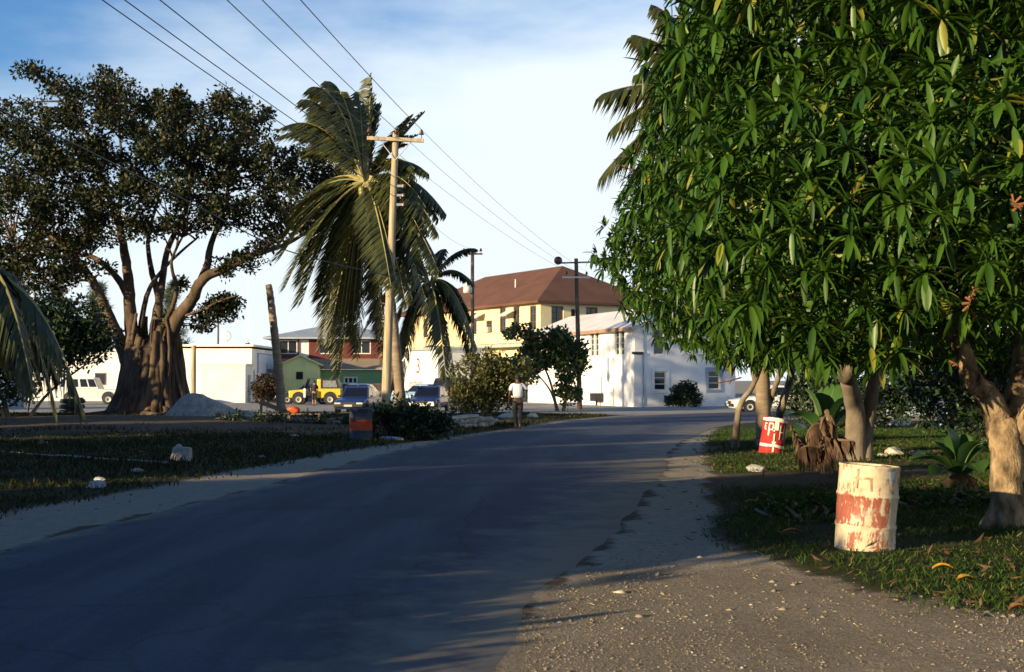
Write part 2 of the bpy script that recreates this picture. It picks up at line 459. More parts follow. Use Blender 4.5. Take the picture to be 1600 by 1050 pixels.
def asphalt():
    m, t, b = _nodes('worn_asphalt')
    f1 = noise_fac(t, 0.35, 5); f2 = noise_fac(t, 14, 6); f3 = noise_fac(t, 1.0, 5, stretch=(2.2, 0.12, 1))
    f4 = noise_fac(t, 90, 3)
    f = tmath(t, 'ADD', tmath(t, 'MULTIPLY', f1, 0.33), tmath(t, 'ADD', tmath(t, 'MULTIPLY', f2, 0.22), tmath(t, 'MULTIPLY', f3, 0.45)))
    c = ramp(t, f, [(0.36, (0.020, 0.026, 0.048)), (0.50, (0.036, 0.045, 0.076)), (0.64, (0.066, 0.076, 0.108))])
    c = mixc(t, tmath(t, 'MULTIPLY', sstep(t, f4, 0.56, 0.70), 0.75), c, (0.15, 0.145, 0.14))
    v = t.nodes.new('ShaderNodeTexVoronoi'); v.feature = 'DISTANCE_TO_EDGE'; v.inputs['Scale'].default_value = 0.16
    co = t.nodes.new('ShaderNodeTexCoord'); va = t.nodes.new('ShaderNodeVectorMath'); va.operation = 'ADD'
    nn = t.nodes.new('ShaderNodeTexNoise'); nn.inputs['Scale'].default_value = 0.8; nn.inputs['Detail'].default_value = 5
    t.links.new(co.outputs['Object'], nn.inputs['Vector']); t.links.new(co.outputs['Object'], va.inputs[0]); t.links.new(nn.outputs['Color'], va.inputs[1])
    t.links.new(va.outputs[0], v.inputs['Vector'])
    cr = sstep(t, v.outputs['Distance'], 0.006, 0.0)
    c = mixc(t, tmath(t, 'MULTIPLY', cr, 0.7), c, (0.02, 0.02, 0.024))
    ln = t.nodes.new('ShaderNodeAttribute'); ln.attribute_name = 'lane'
    wv = tmath(t, 'SINE', tmath(t, 'MULTIPLY_ADD', tmath(t, 'ADD', ln.outputs['Fac'], tmath(t, 'MULTIPLY_ADD', f1, .10, -.05)), 25.1, -1.2))
    c = mixc(t, tmath(t, 'MULTIPLY', sstep(t, wv, .1, .95), tmath(t, 'MULTIPLY', f3, .55)), c, (.10, .112, .135))
    pf = sstep(t, noise_fac(t, .23, 3, .5), .57, .585)
    c = mixc(t, tmath(t, 'MULTIPLY', pf, .35), c, (.022, .026, .04))
    # sandy dust blown over the edges of the carriageway
    at = t.nodes.new('ShaderNodeAttribute'); at.attribute_name = 'edge'
    d = sstep(t, tmath(t, 'ADD', at.outputs['Fac'], tmath(t, 'MULTIPLY_ADD', noise_fac(t, 1.1, 7, 0.7), 1.5, -0.75)), 0.42, 1.0)
    c = mixc(t, tmath(t, 'MULTIPLY', d, 0.85), c, (0.235, 0.195, 0.14))
    t.links.new(c, b.inputs['Base Color']); b.inputs['Roughness'].default_value = 0.82
    b.inputs['Specular IOR Level'].default_value = 0.35
    bump(t, b, f4, 0.006, 0.7)
    return m
road = mesh_np('road', V.reshape(-1, 3), [faces], asphalt(), smooth=True, loc=(0, 0, 0.006))
edge = np.zeros((NR, NC))
for j in range(NC):
    t = TS[j]
    edge[:, j] = max(max(0, 1 - t/0.16)*0.9, max(0, 1 - (1-t)/0.45))
al = road.data.attributes.new('lane', 'FLOAT', 'POINT'); al.data.foreach_set('value', np.tile(np.array(TS), (NR, 1)).ravel().astype(np.float32))
ae = road.data.attributes.new('edge', 'FLOAT', 'POINT'); ae.data.foreach_set('value', edge.ravel().astype(np.float32))
tag(road, kind='structure')

def axis(lo, hi, step, far, ratio=1.35):
    mid = list(np.arange(lo, hi + 1e-6, step)); s = step; a = lo; left = []
    while a > -far: s *= ratio; a -= s; left.append(a)
    s = step; b = hi; right = []
    while b < far: s *= ratio; b += s; right.append(b)
    return np.array(left[::-1] + mid + right)
gx = axis(-24, 20, 0.28, 3500); gy = axis(4, 72, 0.28, 3500)
X, Y = np.meshgrid(gx, gy)
pts2 = np.stack([X.ravel(), Y.ravel()], 1)
def in_poly(pts, poly):
    poly = np.array([(p[0], p[1]) for p in poly]); x, y = pts[:, 0], pts[:, 1]
    ins = np.zeros(len(pts), bool); j = len(poly)-1
    for i in range(len(poly)):
        xi, yi = poly[i]; xj, yj = poly[j]
        c = ((yi > y) != (yj > y)) & (x < (xj-xi)*(y-yi)/(yj-yi+1e-12)+xi)
        ins ^= c; j = i
    return ins
def dist_line(pts, line):
    d = np.full(len(pts), 1e9)
    line = np.array([(p[0], p[1]) for p in line])
    for i in range(len(line)-1):
        a, b = line[i], line[i+1]; ab = b-a
        t = np.clip(((pts-a) @ ab)/(ab @ ab + 1e-12), 0, 1)
        q = pts - (a + t[:, None]*ab)
        d = np.minimum(d, (q**2).sum(1))
    return np.sqrt(d)
road_poly = RL + RR[::-1]
in_road = in_poly(pts2, road_poly)
d_left = dist_line(pts2, RL); d_right = dist_line(pts2, RR)
grass_edge = [G(1150, 652), G(1120, 668), G(1098, 700), G(1110, 735), G(1095, 765), G(1125, 795), G(1115, 830), G(1165, 868), G(1230, 893), G(1330, 925), G(1460, 950), G(1600, 972), (7.5, 8.6, 0), (14, 7.5, 0)]
right_grass = grass_edge + [Vector((40, 7, 0)), Vector((40, 54, 0)), Vector((15, 52, 0))]
in_grass_r = in_poly(pts2, right_grass)
right_side = (~in_road) & (pts2[:, 0] > np.interp(pts2[:, 1], [p.y for p in RR[:130]], [p.x for p in RR[:130]]))
left_side = (~in_road) & ~right_side & (pts2[:, 1] < 63)
def smooth_noise(pts, s, seed):
    rr = np.random.default_rng(seed); out = np.zeros(len(pts))
    for k in range(7):
        a = rr.uniform(0, 2*PI); f = rr.uniform(0.6, 1.6)/s
        out += np.sin(f*(pts[:, 0]*math.cos(a)+pts[:, 1]*math.sin(a)) + rr.uniform(0, 6))
    return out/4
nz = smooth_noise(pts2, 1.2, 1); nz2 = smooth_noise(pts2, 3.5, 2)
lot = (pts2[:, 1] > 62 + nz2*1.0) & (pts2[:, 0] < 24) & (pts2[:, 1] < 130)
d_ge = dist_line(pts2, catmull(grass_edge, 6)) * np.where(in_grass_r, 1, -1)
wg = np.where(right_side, np.clip(0.42 + d_ge*0.75, 0, 0.85 + 0.25*nz2), 0.0)
wg = np.where(left_side, np.clip((d_left-np.interp(pts2[:, 1], [20, 30, 38], [1.1, 0.8, 0.15]))*1.2, 0, 0.85) * (0.75 + 0.35*nz2), wg)
bare = np.exp(-((pts2[:, 0]+15)/9)**2 - ((pts2[:, 1]-45)/9)**2)           # trodden marl round the fig tree
bare2 = np.exp(-((pts2[:, 0]-4.3)/1.2)**2 - ((pts2[:, 1]-21.5)/1.6)**2) + np.exp(-((pts2[:, 0]-6.2)/.9)**2 - ((pts2[:, 1]-13.2)/0.6)**2)
wg = np.clip(wg - bare*1.1 - bare2*0.9 - .35*(smooth_noise(pts2, 1.6, 21) > .75)*right_side, 0, 1); wg[lot] *= 0.0
wsand = np.where(right_side & ~in_grass_r, 0.85, 0.3) + 0.0
near_gravel = right_side & ~in_grass_r & (pts2[:, 1] < 12.6 + nz*0.4)
wgrav = np.where(near_gravel, np.clip(0.95 - (pts2[:, 1]-10.3)*0.35, 0, 1), 0.0)
wsand = np.where(left_side, np.clip(1.15-(d_left-np.interp(pts2[:, 1], [20, 30, 38], [0.9, 0.6, -.4]))*0.9, 0.2, 1) + bare*0.12, wsand)
wlot = np.where(lot, 1.0, 0.0)
hgt = np.where(in_road, -0.06, 0.012*nz + 0.012)
hgt = np.where(left_side, np.minimum(d_left, 4)*0.02 + 0.03*nz*np.clip(d_left-0.8, 0, 1) + bare*0.35, hgt)
hgt = np.where(right_side, np.clip(d_right, 0, 3)*0.012 + 0.03*nz*np.clip(d_right-0.5, 0, 1), hgt)
hgt = np.where(np.minimum(d_left, d_right) < 0.95, np.where(in_road, 0.001, 0.002), hgt)
hgt = np.where((pts2[:, 1] > 64) | (pts2[:, 1] < 4), np.where(in_road, -0.05, -0.012), hgt)
hgt = np.where(in_road & (pts2[:, 1] > 50), -0.05, hgt)
def ground_z(x, y):
    i = min(max(np.searchsorted(gy, y)-1, 0), len(gy)-2); j = min(max(np.searchsorted(gx, x)-1, 0), len(gx)-2)
    Hh = hgt.reshape(len(gy), len(gx))
    ty = (y-gy[i])/(gy[i+1]-gy[i]); tx = (x-gx[j])/(gx[j+1]-gx[j])
    return float((Hh[i, j]*(1-tx)+Hh[i, j+1]*tx)*(1-ty)+(Hh[i+1, j]*(1-tx)+Hh[i+1, j+1]*tx)*ty)
def gmat():
    m, t, b = _nodes('marl_and_grass_ground')
    def at(n):
        a = t.nodes.new('ShaderNodeAttribute'); a.attribute_name = n; return a.outputs['Fac']
    n1 = noise_fac(t, 0.9, 7, 0.65); n2 = noise_fac(t, 6, 7, 0.7); n3 = noise_fac(t, 38, 5, 0.7); n4 = noise_fac(t, 110, 3, 0.6)
    jit = tmath(t, 'MULTIPLY_ADD', n2, 0.9, tmath(t, 'MULTIPLY_ADD', n1, 0.5, -0.7))
    soil = ramp(t, n2, [(0.3, (0.07, 0.052, 0.035)), (0.7, (0.15, 0.115, 0.08))])
    sand = ramp(t, tmath(t, 'MULTIPLY_ADD', n2, 0.5, tmath(t, 'MULTIPLY', n3, 0.5)), [(0.32, (0.24, 0.20, 0.15)), (0.66, (0.46, 0.40, 0.32))])
    grav = ramp(t, tmath(t, 'MULTIPLY_ADD', n3, 0.6, tmath(t, 'MULTIPLY_ADD', n1, 0.25, tmath(t, 'MULTIPLY', n4, 0.15))), [(0.34, (0.11, 0.088, 0.06)), (0.5, (0.25, 0.205, 0.14)), (0.66, (0.42, 0.355, 0.255))])
    gras = ramp(t, n2, [(0.3, (0.020, 0.030, 0.008)), (0.7, (0.055, 0.06, 0.018))])
    lotc = ramp(t, n1, [(0.3, (0.27, 0.25, 0.22)), (0.7, (0.42, 0.39, 0.34))])
    c = mixc(t, sstep(t, tmath(t, 'ADD', at('sand'), jit), 0.35, 0.7), soil, sand)
    c = mixc(t, sstep(t, tmath(t, 'ADD', at('gravel'), jit), 0.3, 0.7), c, grav)
    c = mixc(t, sstep(t, tmath(t, 'ADD', at('grass'), jit), 0.35, 0.6), c, gras)
    c = mixc(t, sstep(t, at('lot'), 0.3, 0.7), c, lotc)
    t.links.new(c, b.inputs['Base Color']); b.inputs['Roughness'].default_value = 0.95
    b.inputs['Specular IOR Level'].default_value = 0.15
    bump(t, b, tmath(t, 'MULTIPLY_ADD', n3, 1.0, tmath(t, 'MULTIPLY', n2, 1.6)), 0.035, 0.8)
    return m
I = np.arange(len(pts2)).reshape(X.shape)
faces = np.stack([I[:-1, :-1].ravel(), I[:-1, 1:].ravel(), I[1:, 1:].ravel(), I[1:, :-1].ravel()], 1)
ground = mesh_np('ground', np.column_stack([pts2, hgt]), [faces], gmat(), smooth=True)
for n_, w_ in (('grass', wg), ('sand', wsand), ('gravel', wgrav), ('lot', wlot)):
    a = ground.data.attributes.new(n_, 'FLOAT', 'POINT'); a.data.foreach_set('value', np.asarray(w_, dtype=np.float32))
tag(ground, kind='structure')

# ------------------------------------------------------------------ buildings
def wall_face(mb, o, u, n, W, z0, z1, ops, d=0.16, m=0):
    """a wall face with real openings (u0,u1,za,zb): outside faces plus the reveals"""
    o, u, n = Vector(o), Vector(u), Vector(n)
    us = sorted({0, W} | {q for p in ops for q in p[:2]}); zs = sorted({z0, z1} | {q for p in ops for q in p[2:4]})
    def pt(a, z, k=0.0): return o + u*a + Vector((0, 0, z)) - n*k
    flip = u.cross(Vector((0, 0, 1))).dot(n) < 0
    def quad(a, b, c, e):
        mb.add([a, b, c, e], [(3, 2, 1, 0) if flip else (0, 1, 2, 3)], m)
    for i in range(len(us)-1):
        for j in range(len(zs)-1):
            ca, cz = (us[i]+us[i+1])/2, (zs[j]+zs[j+1])/2
            if any(p[0] < ca < p[1] and p[2] < cz < p[3] for p in ops): continue
            quad(pt(us[i], zs[j]), pt(us[i+1], zs[j]), pt(us[i+1], zs[j+1]), pt(us[i], zs[j+1]))
    for a0, a1, b0, b1 in [p[:4] for p in ops]:
        quad(pt(a0, b0), pt(a0, b0, d), pt(a0, b1, d), pt(a0, b1)); quad(pt(a1, b0, d), pt(a1, b0), pt(a1, b1), pt(a1, b1, d))
        quad(pt(a0, b0), pt(a1, b0), pt(a1, b0, d), pt(a0, b0, d)); quad(pt(a0, b1, d), pt(a1, b1, d), pt(a1, b1), pt(a0, b1))
def window(root, o, u, n, op, fm, gm, d=0.16, bars=(1, 1), fw=0.06, name='window', sill=False, slats=0):
    o, u, n = Vector(o), Vector(u), Vector(n); a0, a1, b0, b1 = op[:4]
    ang = math.atan2(u.y, u.x)
    def bx(mb, ua, ub, za, zb, k0, k1):
        c = o + u*((ua+ub)/2) + Vector((0, 0, (za+zb)/2)) - n*((k0+k1)/2)
        mb.box(c, (abs(ub-ua), abs(k1-k0), zb-za), rz=ang)
    f = MB()
    k0, k1 = d-0.075, d-0.012
    bx(f, a0+.002, a0+fw, b0+.002, b1-.002, k0, k1); bx(f, a1-fw, a1-.002, b0+.002, b1-.002, k0, k1)
    bx(f, a0+fw, a1-fw, b0+.002, b0+fw, k0, k1); bx(f, a0+fw, a1-fw, b1-fw, b1-.002, k0, k1)
    nx, nzb = bars
    for i in range(1, nx):
        x = a0+(a1-a0)*i/nx; bx(f, x-fw/2.4, x+fw/2.4, b0+fw, b1-fw, k0+.01, k1)
    for j in range(1, nzb):
        z = b0+(b1-b0)*j/nzb; bx(f, a0+fw, a1-fw, z-fw/2.4, z+fw/2.4, k0+.013, k1-.003)
    w = f.build(name, fm, root)
    p = MB(); bx(p, a0+fw*.6, a1-fw*.6, b0+fw*.6, b1-fw*.6, d-.03, d-.004); p.build('pane', gm, w)
    for k in range(slats):
        q = MB(); z = b0+fw+(b1-b0-2*fw)*(k+.5)/slats; hgt_ = (b1-b0-2*fw)/slats
        bx(q, a0+fw, a1-fw, z-hgt_*.36, z+hgt_*.36, k0+.018, k0+.032); q.build('slat', fm, w)
    if sill:
        q = MB(); bx(q, a0-.06, a1+.06, b0-.09, b0-.003, -.07, .03); q.build('sill', fm, w)
    return w
def hip_roof(mb, x0, x1, y0, y1, z, rise, over=0.5, th=0.16, m=0, inset=None):
    x0 -= over; x1 += over; y0 -= over; y1 += over
    ins = min(x1-x0, y1-y0)/2 if inset is None else inset
    if (y1-y0) >= (x1-x0): r0 = ((x0+x1)/2, y0+ins); r1 = ((x0+x1)/2, y1-ins)
    else: r0 = (x0+ins, (y0+y1)/2); r1 = (x1-ins, (y0+y1)/2)
    vs = [(x0,y0,z),(x1,y0,z),(x1,y1,z),(x0,y1,z),(x0,y0,z+th),(x1,y0,z+th),(x1,y1,z+th),(x0,y1,z+th),(*r0,z+th+rise),(*r1,z+th+rise)]
    if (y1-y0) >= (x1-x0): top = [(4,5,8),(5,6,9,8),(6,7,9),(7,4,8,9)]
    else: top = [(4,5,9,8),(5,6,9),(6,7,8,9),(7,4,8)]
    mb.add(vs, [(3,2,1,0),(0,1,5,4),(1,2,6,5),(2,3,7,6),(3,0,4,7)] + top, m)
UX, UY = Vector((1, 0, 0)), Vector((0, 1, 0))

# the white two-storey building at the bend: local x along its gable wall, local y along its long wall
C0 = G(992, 635.5)
ang = math.atan2(0.35, 0.94)
wb = thing('white_building', 'white two storey building with gable end and long sunlit wall at the bend', 'building', C0, ang)
GW, LW, EV, RZ = 7.35, 19.0, 5.15, 1.45
mb = MB()
opsL = [(y, y+dy, 3.35, 4.95) for y, dy in ((1.55, .62), (2.35, .62), (5.6, .62), (6.4, .62), (11.0, .62), (11.8, .62))] 
opsR = [(1.35, 2.1, 3.35, 5.0), (1.4, 2.25, 1.05, 2.25), (5.35, 6.2, 1.1, 2.35)]
wall_face(mb, (0, 0, 0), UY, -UX, LW, -0.3, EV, opsL)
wall_face(mb, (0, 0, 0), UX, -UY, GW, -0.3, EV, opsR)
wall_face(mb, (GW, 0, 0), UY, UX, LW, -0.3, EV, [])
wall_face(mb, (0, LW, 0), UX, UY, GW, -0.3, EV, [])
mb.add([(0,0,EV),(GW,0,EV),(GW/2,0,EV+RZ)], [(0,1,2)]); mb.add([(0,LW,EV),(GW,LW,EV),(GW/2,LW,EV+RZ)], [(2,1,0)])
mb.build('wall', M_wwall, wb)
for q in opsL: window(wb, (0,0,0), UY, -UX, q, M_greytrim, M_glass, bars=(1, 4))
window(wb, (0,0,0), UX, -UY, opsR[0], M_white, M_glass, bars=(1, 2))
for q in opsR[1:]:
    w = window(wb, (0,0,0), UX, -UY, q, M_frame, M_glass, bars=(1, 3))
    s = MB()
    a0, a1, b0, b1 = q
    for (xa, xb, za, zb) in ((a0-.22, a0-.003, b0-.2, b1+.2), (a1+.003, a1+.22, b0-.2, b1+.2), (a0-.003, a1+.003, b1+.003, b1+.2), (a0-.003, a1+.003, b0-.2, b0-.003)):
        s.bb(xa, xb, -.06, -.002, za, zb)
    s.build('surround', M_bluegrey if q is opsR[2] else M_wwall, w, bevel=0.03)
mb = MB()
ov, th = 0.45, 0.12
for sgn in (0, 1):
    xa, xb = (-ov, GW/2) if sgn == 0 else (GW+ov, GW/2)
    za = EV - ov*RZ/(GW/2); zb = EV+RZ
    vs = [(xa,-ov,za+.01),(xb,-ov,zb+.01),(xb,LW+ov,zb+.01),(xa,LW+ov,za+.01)]
    vs += [(p[0],p[1],p[2]+th) for p in vs]
    fs = [(0,1,2,3),(7,6,5,4),(0,4,5,1),(2,6,7,3),(3,7,4,0)]
    mb.add(vs, fs if sgn == 0 else [tuple(reversed(f)) for f in fs])
rf = mb.build('roof', M_whiteroof, wb)
mb = MB(); za = EV-ov*RZ/(GW/2); mb.bb(-ov-.05, -ov-.003, -ov, LW+ov, za-.10, za+.13); mb.build('fascia', M_fascia, rf)
mb = MB()
rk = math.atan2(RZ, GW/2); Lr = math.hypot(GW/2+ov, RZ+ov*RZ/(GW/2))
mb.box(((-ov+GW/2)/2, -ov-.025, (za+EV+RZ)/2+.02), (Lr, .045, .2), ry=-rk); mb.box(((GW+ov+GW/2)/2, -ov-.025, (za+EV+RZ)/2+.02), (Lr-.01, .045, .2), ry=rk)
mb.build('barge_board', M_bluegrey, rf)
mb = MB(); mb.bb(-.09, .42, -.10, -.002, -.3, 3.35); pil = mb.build('pilaster', M_wwall, wb)
mb = MB(); mb.bb(-.2, .5, -.2, .02, 3.353, 3.52); mb.build('cap', M_dark, pil)
mb = MB(); mb.tube([(.62, -.05, .1), (.62, -.05, EV-.2)], .035, 6); mb.build('drainpipe', M_bluegrey, wb)
for q in ((-.12, 3.9, 4.0, 1.6, 3.2), (-.1, 5.0, 5.04, .3, 1.9), (-.06, 3.1, 3.14, 0, 1.2)):
    mb = MB(); mb.bb(q[0], -.003, *q[1:]); mb.build('wall_pipe', M_bluegrey, wb)
mb = MB(); mb.box((-.35, 5.2, .55), (.6, .9, .55)); mb.box((-.35, 5.2, .12), (.12, .12, .32))
o = mb.build('utility_box', M_black, None, bevel=.02); o.matrix_world = Matrix.Translation(C0) @ Matrix.Rotation(ang, 4, 'Z')
tag(o, 'small black box standing against the long white wall', 'utility box')

# hotel behind it, brown hipped roof; local x along its shaded end wall, local y along its sunlit front
H0 = Vector((2.4, 108, 0)); hang = math.atan2(0.5, 0.866)
ho = thing('hotel', 'long cream hotel with brown hipped roof, balconies and tall dark windows', 'hotel', H0, hang)
HW, HL, HE = 12.0, 26.7, 8.35
mb = MB()
opsU = [(.7, 1.75, 6.0, 8.05), (3.5, 4.6, 5.9, 8.1), (5.9, 7.0, 5.6, 8.1), (8.4, 9.5, 6.0, 7.1), (11.3, 12.2, 5.3, 7.9), (12.7, 13.6, 6.6, 8.0), (18.2, 19.2, 5.4, 7.8), (21.5, 22.5, 5.4, 7.8)]
opsD = [(1.2, 2.4, .1, 2.4), (4.0, 5.2, .8, 2.3), (6.4, 7.6, .1, 2.4), (8.6, 12.6, 2.5, 3.35), (14.2, 15.4, .1, 2.9), (16.8, 18.0, .1, 2.4), (19.5, 20.7, .8, 2.3), (23, 24.2, .1, 2.4)]
opsE = [(1.1, 2.3, 6.4, 8.0), (4.6, 5.8, 6.4, 8.0), (8.0, 9.2, 6.4, 8.0)]
wall_face(mb, (0,0,0), UY, -UX, HL, -.3, HE, opsU+opsD)
wall_face(mb, (0,0,0), UX, -UY, HW, -.3, HE, opsE)
wall_face(mb, (HW,0,0), UY, UX, HL, -.3, HE, []); wall_face(mb, (0,HL,0), UX, UY, HW, -.3, HE, [])
mb.build('wall', M_creamlt, ho)
for q in opsU: window(ho, (0,0,0), UY, -UX, q, M_shutter, M_glass, bars=(2, 3), fw=.09)
for q in opsD: window(ho, (0,0,0), UY, -UX, q, M_shutter, M_glass, bars=(2 if q[1]-q[0] < 2 else 5, 2), fw=.09)
for q in opsE: window(ho, (0,0,0), UX, -UY, q, M_shutter, M_glass, bars=(2, 3), fw=.09)
mb = MB(); hip_roof(mb, 0, HW, 0, HL, HE-.15, 3.7, over=.7, th=.2)
rf = mb.build('roof', M_shingle, ho)
mb = MB(); mb.tube([(2.5, 8.5, 9.9), (2.5, 8.5, 10.9)], .06, 6); mb.build('vent_pipe', M_white, rf)
mb = MB()
for k in range(8):
    q = MB(); q.bb(-.25, -.005, k*3.3+.1, k*3.3+.45, 0, 5.0); q.build('pilaster', M_cream, ho)
mb = MB(); mb.bb(-1.3, -.004, -.2, HL, 4.55, 4.85); bal = mb.build('balcony', M_greytrim, ho)
for k in range(9):
    q = MB(); q.bb(-1.28, -1.14, k*3.2+.1, k*3.2+.24, 4.852, 5.75); q.build('baluster', M_creamlt, bal)
q = MB(); q.bb(-1.32, -1.10, -.2, HL, 5.752, 5.85); q.build('handrail', M_creamlt, bal)
q = MB(); q.bb(-1.24, -1.2, -.2, HL, 4.9, 5.7); q.build('panel', M_creamlt, bal)
mb = MB(); mb.bb(-1.0, -.006, -.2, HL, 3.5, 3.72); mb.build('canopy', M_greytrim, ho)
for y in (5.0, 10.4):
    q = MB(); q.box((-.55, y, 7.55), (1.1, 1.5, .06), ry=-.45); q.build('awning', M_frame, ho)
q = MB(); q.bb(-.35, -.006, 8.55, 9.4, 5.99, 6.5); q.build('air_conditioner', M_greytrim, ho)
q = MB(); q.bb(-.35, -.006, 4.2, 4.6, 5.2, 5.6); q.build('air_conditioner', M_greytrim, ho)

# painted sign wall in front of the hotel's far wing
sw = thing('sign_wall', 'white rendered shop front with a red figure 3 and red lettering', 'shop front', Vector((P(648, 620, 100).x, 100, 0)), math.atan2(0.866, -0.5) + PI)
mb = MB(); mb.bb(-4, 4, 0, 4, -.3, 4.0); mb.build('wall', M_white, sw)
mb = MB(); mb.bb(-4.2, 4.2, -.3, 4.2, 4.002, 4.2); mb.build('roof', M_greytrim, sw)
def text(name, body, size, mat, parent, loc, rot, ext=0.004):
    c = bpy.data.curves.new(name, 'FONT'); c.body = body; c.size = size; c.align_x = 'CENTER'; c.align_y = 'CENTER'; c.extrude = ext
    tmp = bpy.data.objects.new(name, c); COL.objects.link(tmp)
    bpy.context.view_layer.update()
    me = bpy.data.meshes.new_from_object(tmp.evaluated_get(bpy.context.evaluated_depsgraph_get()))
    bpy.data.objects.remove(tmp); me.materials.clear(); me.materials.append(mat); me.name = name
    o = bpy.data.objects.new(name, me); COL.objects.link(o); o.parent = parent; o.location = loc; o.rotation_euler = rot
    return o
M_redpaint = plain('red_sign_paint', (0.55, 0.06, 0.03), 0.6, 0.1, 3)
M_blackpaint = plain('black_sign_paint', (0.02, 0.02, 0.025), 0.6, 0.1, 3)
text('figure', '3', 1.7, M_redpaint, sw, (0.6, -.006, 2.75), (PI/2, 0, 0))
text('lettering', 'enders', 0.95, M_redpaint, sw, (0.2, -.006, 1.45), (PI/2, 0, 0))

# red upper storey over a green ground floor, far left of centre
D = 112.0
rh = thing('red_house', 'red boarded upper storey with grey hipped roof above a green ground floor', 'house', (P(428, 620, D).x, D, 0), 0.06)
mb = MB(); RW, RD = 10.5, 9.0
opsr = [(.4, 2.0, 4.0, 5.2), (2.15, 3.0, 3.75, 5.25), (3.9, 5.5, 4.0, 5.2), (6.8, 8.4, 4.0, 5.2)]
opsrl = [(1.2, 2.4, 3.9, 5.2), (4.6, 5.8, 3.9, 5.2)]
wall_face(mb, (0,0,0), UX, -UY, RW, 3.6, 5.3, opsr); wall_face(mb, (0,0,0), UY, -UX, RD, 3.6, 5.3, opsrl)
wall_face(mb, (RW,0,0), UY, UX, RD, 3.6, 5.3, [])
mb.build('upper_wall', M_redwall, rh)
for i, q in enumerate(opsr): window(rh, (0,0,0), UX, -UY, q, M_frame, M_frame if i == 1 else M_glass, bars=(2 if i != 1 else 1, 1), fw=.08)
for q in opsrl: window(rh, (0,0,0), UY, -UX, q, M_frame, M_frame, bars=(2, 2), fw=.1)
mb = MB(); hip_roof(mb, 0, RW, 0, RD, 5.3, 1.35, over=.9, th=.14); mb.build('roof', M_greyroof, rh)
mb = MB(); mb.add([(-.1,-2.6,2.75),(RW+.1,-2.6,2.75),(RW+.1,-.002,3.6),(-.1,-.002,3.6),(-.1,-2.6,2.62),(RW+.1,-2.6,2.62),(RW+.1,-.002,3.0),(-.1,-.002,3.0)], [(0,1,2,3),(7,6,5,4),(4,5,1,0),(5,6,2,1),(7,4,0,3)])
mb.build('skirt_roof', M_tanroof, rh)
mb = MB(); opsg = [(2.2, 3.4, .9, 2.0), (6.2, 7.4, .9, 2.0)]
wall_face(mb, (0,-2.2,0), UX, -UY, RW, -.2, 2.61, opsg); wall_face(mb, (0,-2.2,0), UY, -UX, RD+2.2, -.2, 2.61, []); mb.build('ground_floor_wall', M_green, rh)
for q in opsg: window(rh, (0,-2.2,0), UX, -UY, q, M_frame, M_glass, bars=(3, 1), fw=.12)

gh = thing('annex', 'small lime green gabled annex with one dark window beside the yellow jeep', 'annex', (P(440, 620, 106).x, 106, 0), 0.1)
mb = MB(); op = [(1.15, 1.75, 1.75, 2.4)]
wall_face(mb, (0,0,0), UX, -UY, 3.0, -.2, 3.0, op); wall_face(mb, (0,0,0), UY, -UX, 5, -.2, 3.0, []); wall_face(mb, (3,0,0), UY, UX, 5, -.2, 3.0, [])
mb.add([(0,0,3),(3,0,3),(1.5,0,3.7)], [(0,1,2)]); mb.build('wall', M_lime, gh)
window(gh, (0,0,0), UX, -UY, op[0], M_shutter, M_glass)
mb = MB()
for sg in (0, 1):
    xa = -.25 if sg == 0 else 3.25
    vs = [(xa,-.3,2.9),(1.5,-.3,3.72),(1.5,5.3,3.72),(xa,5.3,2.9)]; vs += [(p[0],p[1],p[2]+.1) for p in vs]
    fs = [(0,1,2,3),(7,6,5,4),(0,4,5,1),(2,6,7,3),(3,7,4,0)]
    mb.add(vs, fs if sg == 0 else [tuple(reversed(f)) for f in fs])
mb.build('roof', M_lime, gh)

# low white store on the left with a signboard on its end wall, and the block in front of it
D = 101.0
xr = P(393, 600, D).x; xl = P(232, 600, D).x
st = thing('white_store', 'low white flat roofed store behind the fig tree with a signboard on its end', 'store', (xl, D, 0), 0.0)
Wst = xr-xl
mb = MB(); wall_face(mb, (0,0,0), UX, -UY, Wst, -.3, 4.35, [(.9, 1.9, .1, 2.3)]); wall_face(mb, (Wst,0,0), UY, UX, 13, -.3, 4.35, [(.4, 1.3, .1, 2.5)])
wall_face(mb, (0,0,0), UY, -UX, 13, -.3, 4.35, []); mb.bb(0, Wst, 0, 13, 4.2, 4.349); mb.build('wall', M_white, st)
window(st, (0,0,0), UX, -UY, (.9, 1.9, .1, 2.3), M_shutter, M_dark, name='door'); window(st, (Wst,0,0), UY, UX, (.4, 1.3, .1, 2.5), M_shutter, M_dark, name='door')
mb = MB(); mb.bb(-.15, Wst+.15, -.15, 13.1, 4.352, 4.52); mb.build('parapet', M_white, st)
mb = MB(); mb.bb(Wst+.004, Wst+.09, 2.2, 11.5, 1.6, 3.9); sb = mb.build('signboard', M_bluegrey, st)
M_signwhite = plain('blue_white_sign', (0.62, 0.66, 0.74), 0.6, 0.08, 2)
mb = MB(); mb.bb(Wst+.092, Wst+.1, 2.35, 11.35, 1.7, 3.8); mb.build('sign_face', M_signwhite, sb)
text('lettering', 'N', 1.0, M_frame, st, (Wst+.105, 4.6, 3.3), (PI/2, 0, PI/2))
text('lettering', 'Jan', 1.9, M_blackpaint, st, (Wst+.105, 6.6, 2.35), (PI/2, 0, PI/2))
mb = MB(); mb.tube([(6.0, .6, 4.5), (6.0, .6, 5.0)], .04, 6); mb.lathe([(.02, -.12), (.36, -.1), (.4, 0), (.36, .1), (.02, .12)], 14, (6.0, .5, 5.2), axis='Y'); mb.build('round_lamp', M_frame, st)

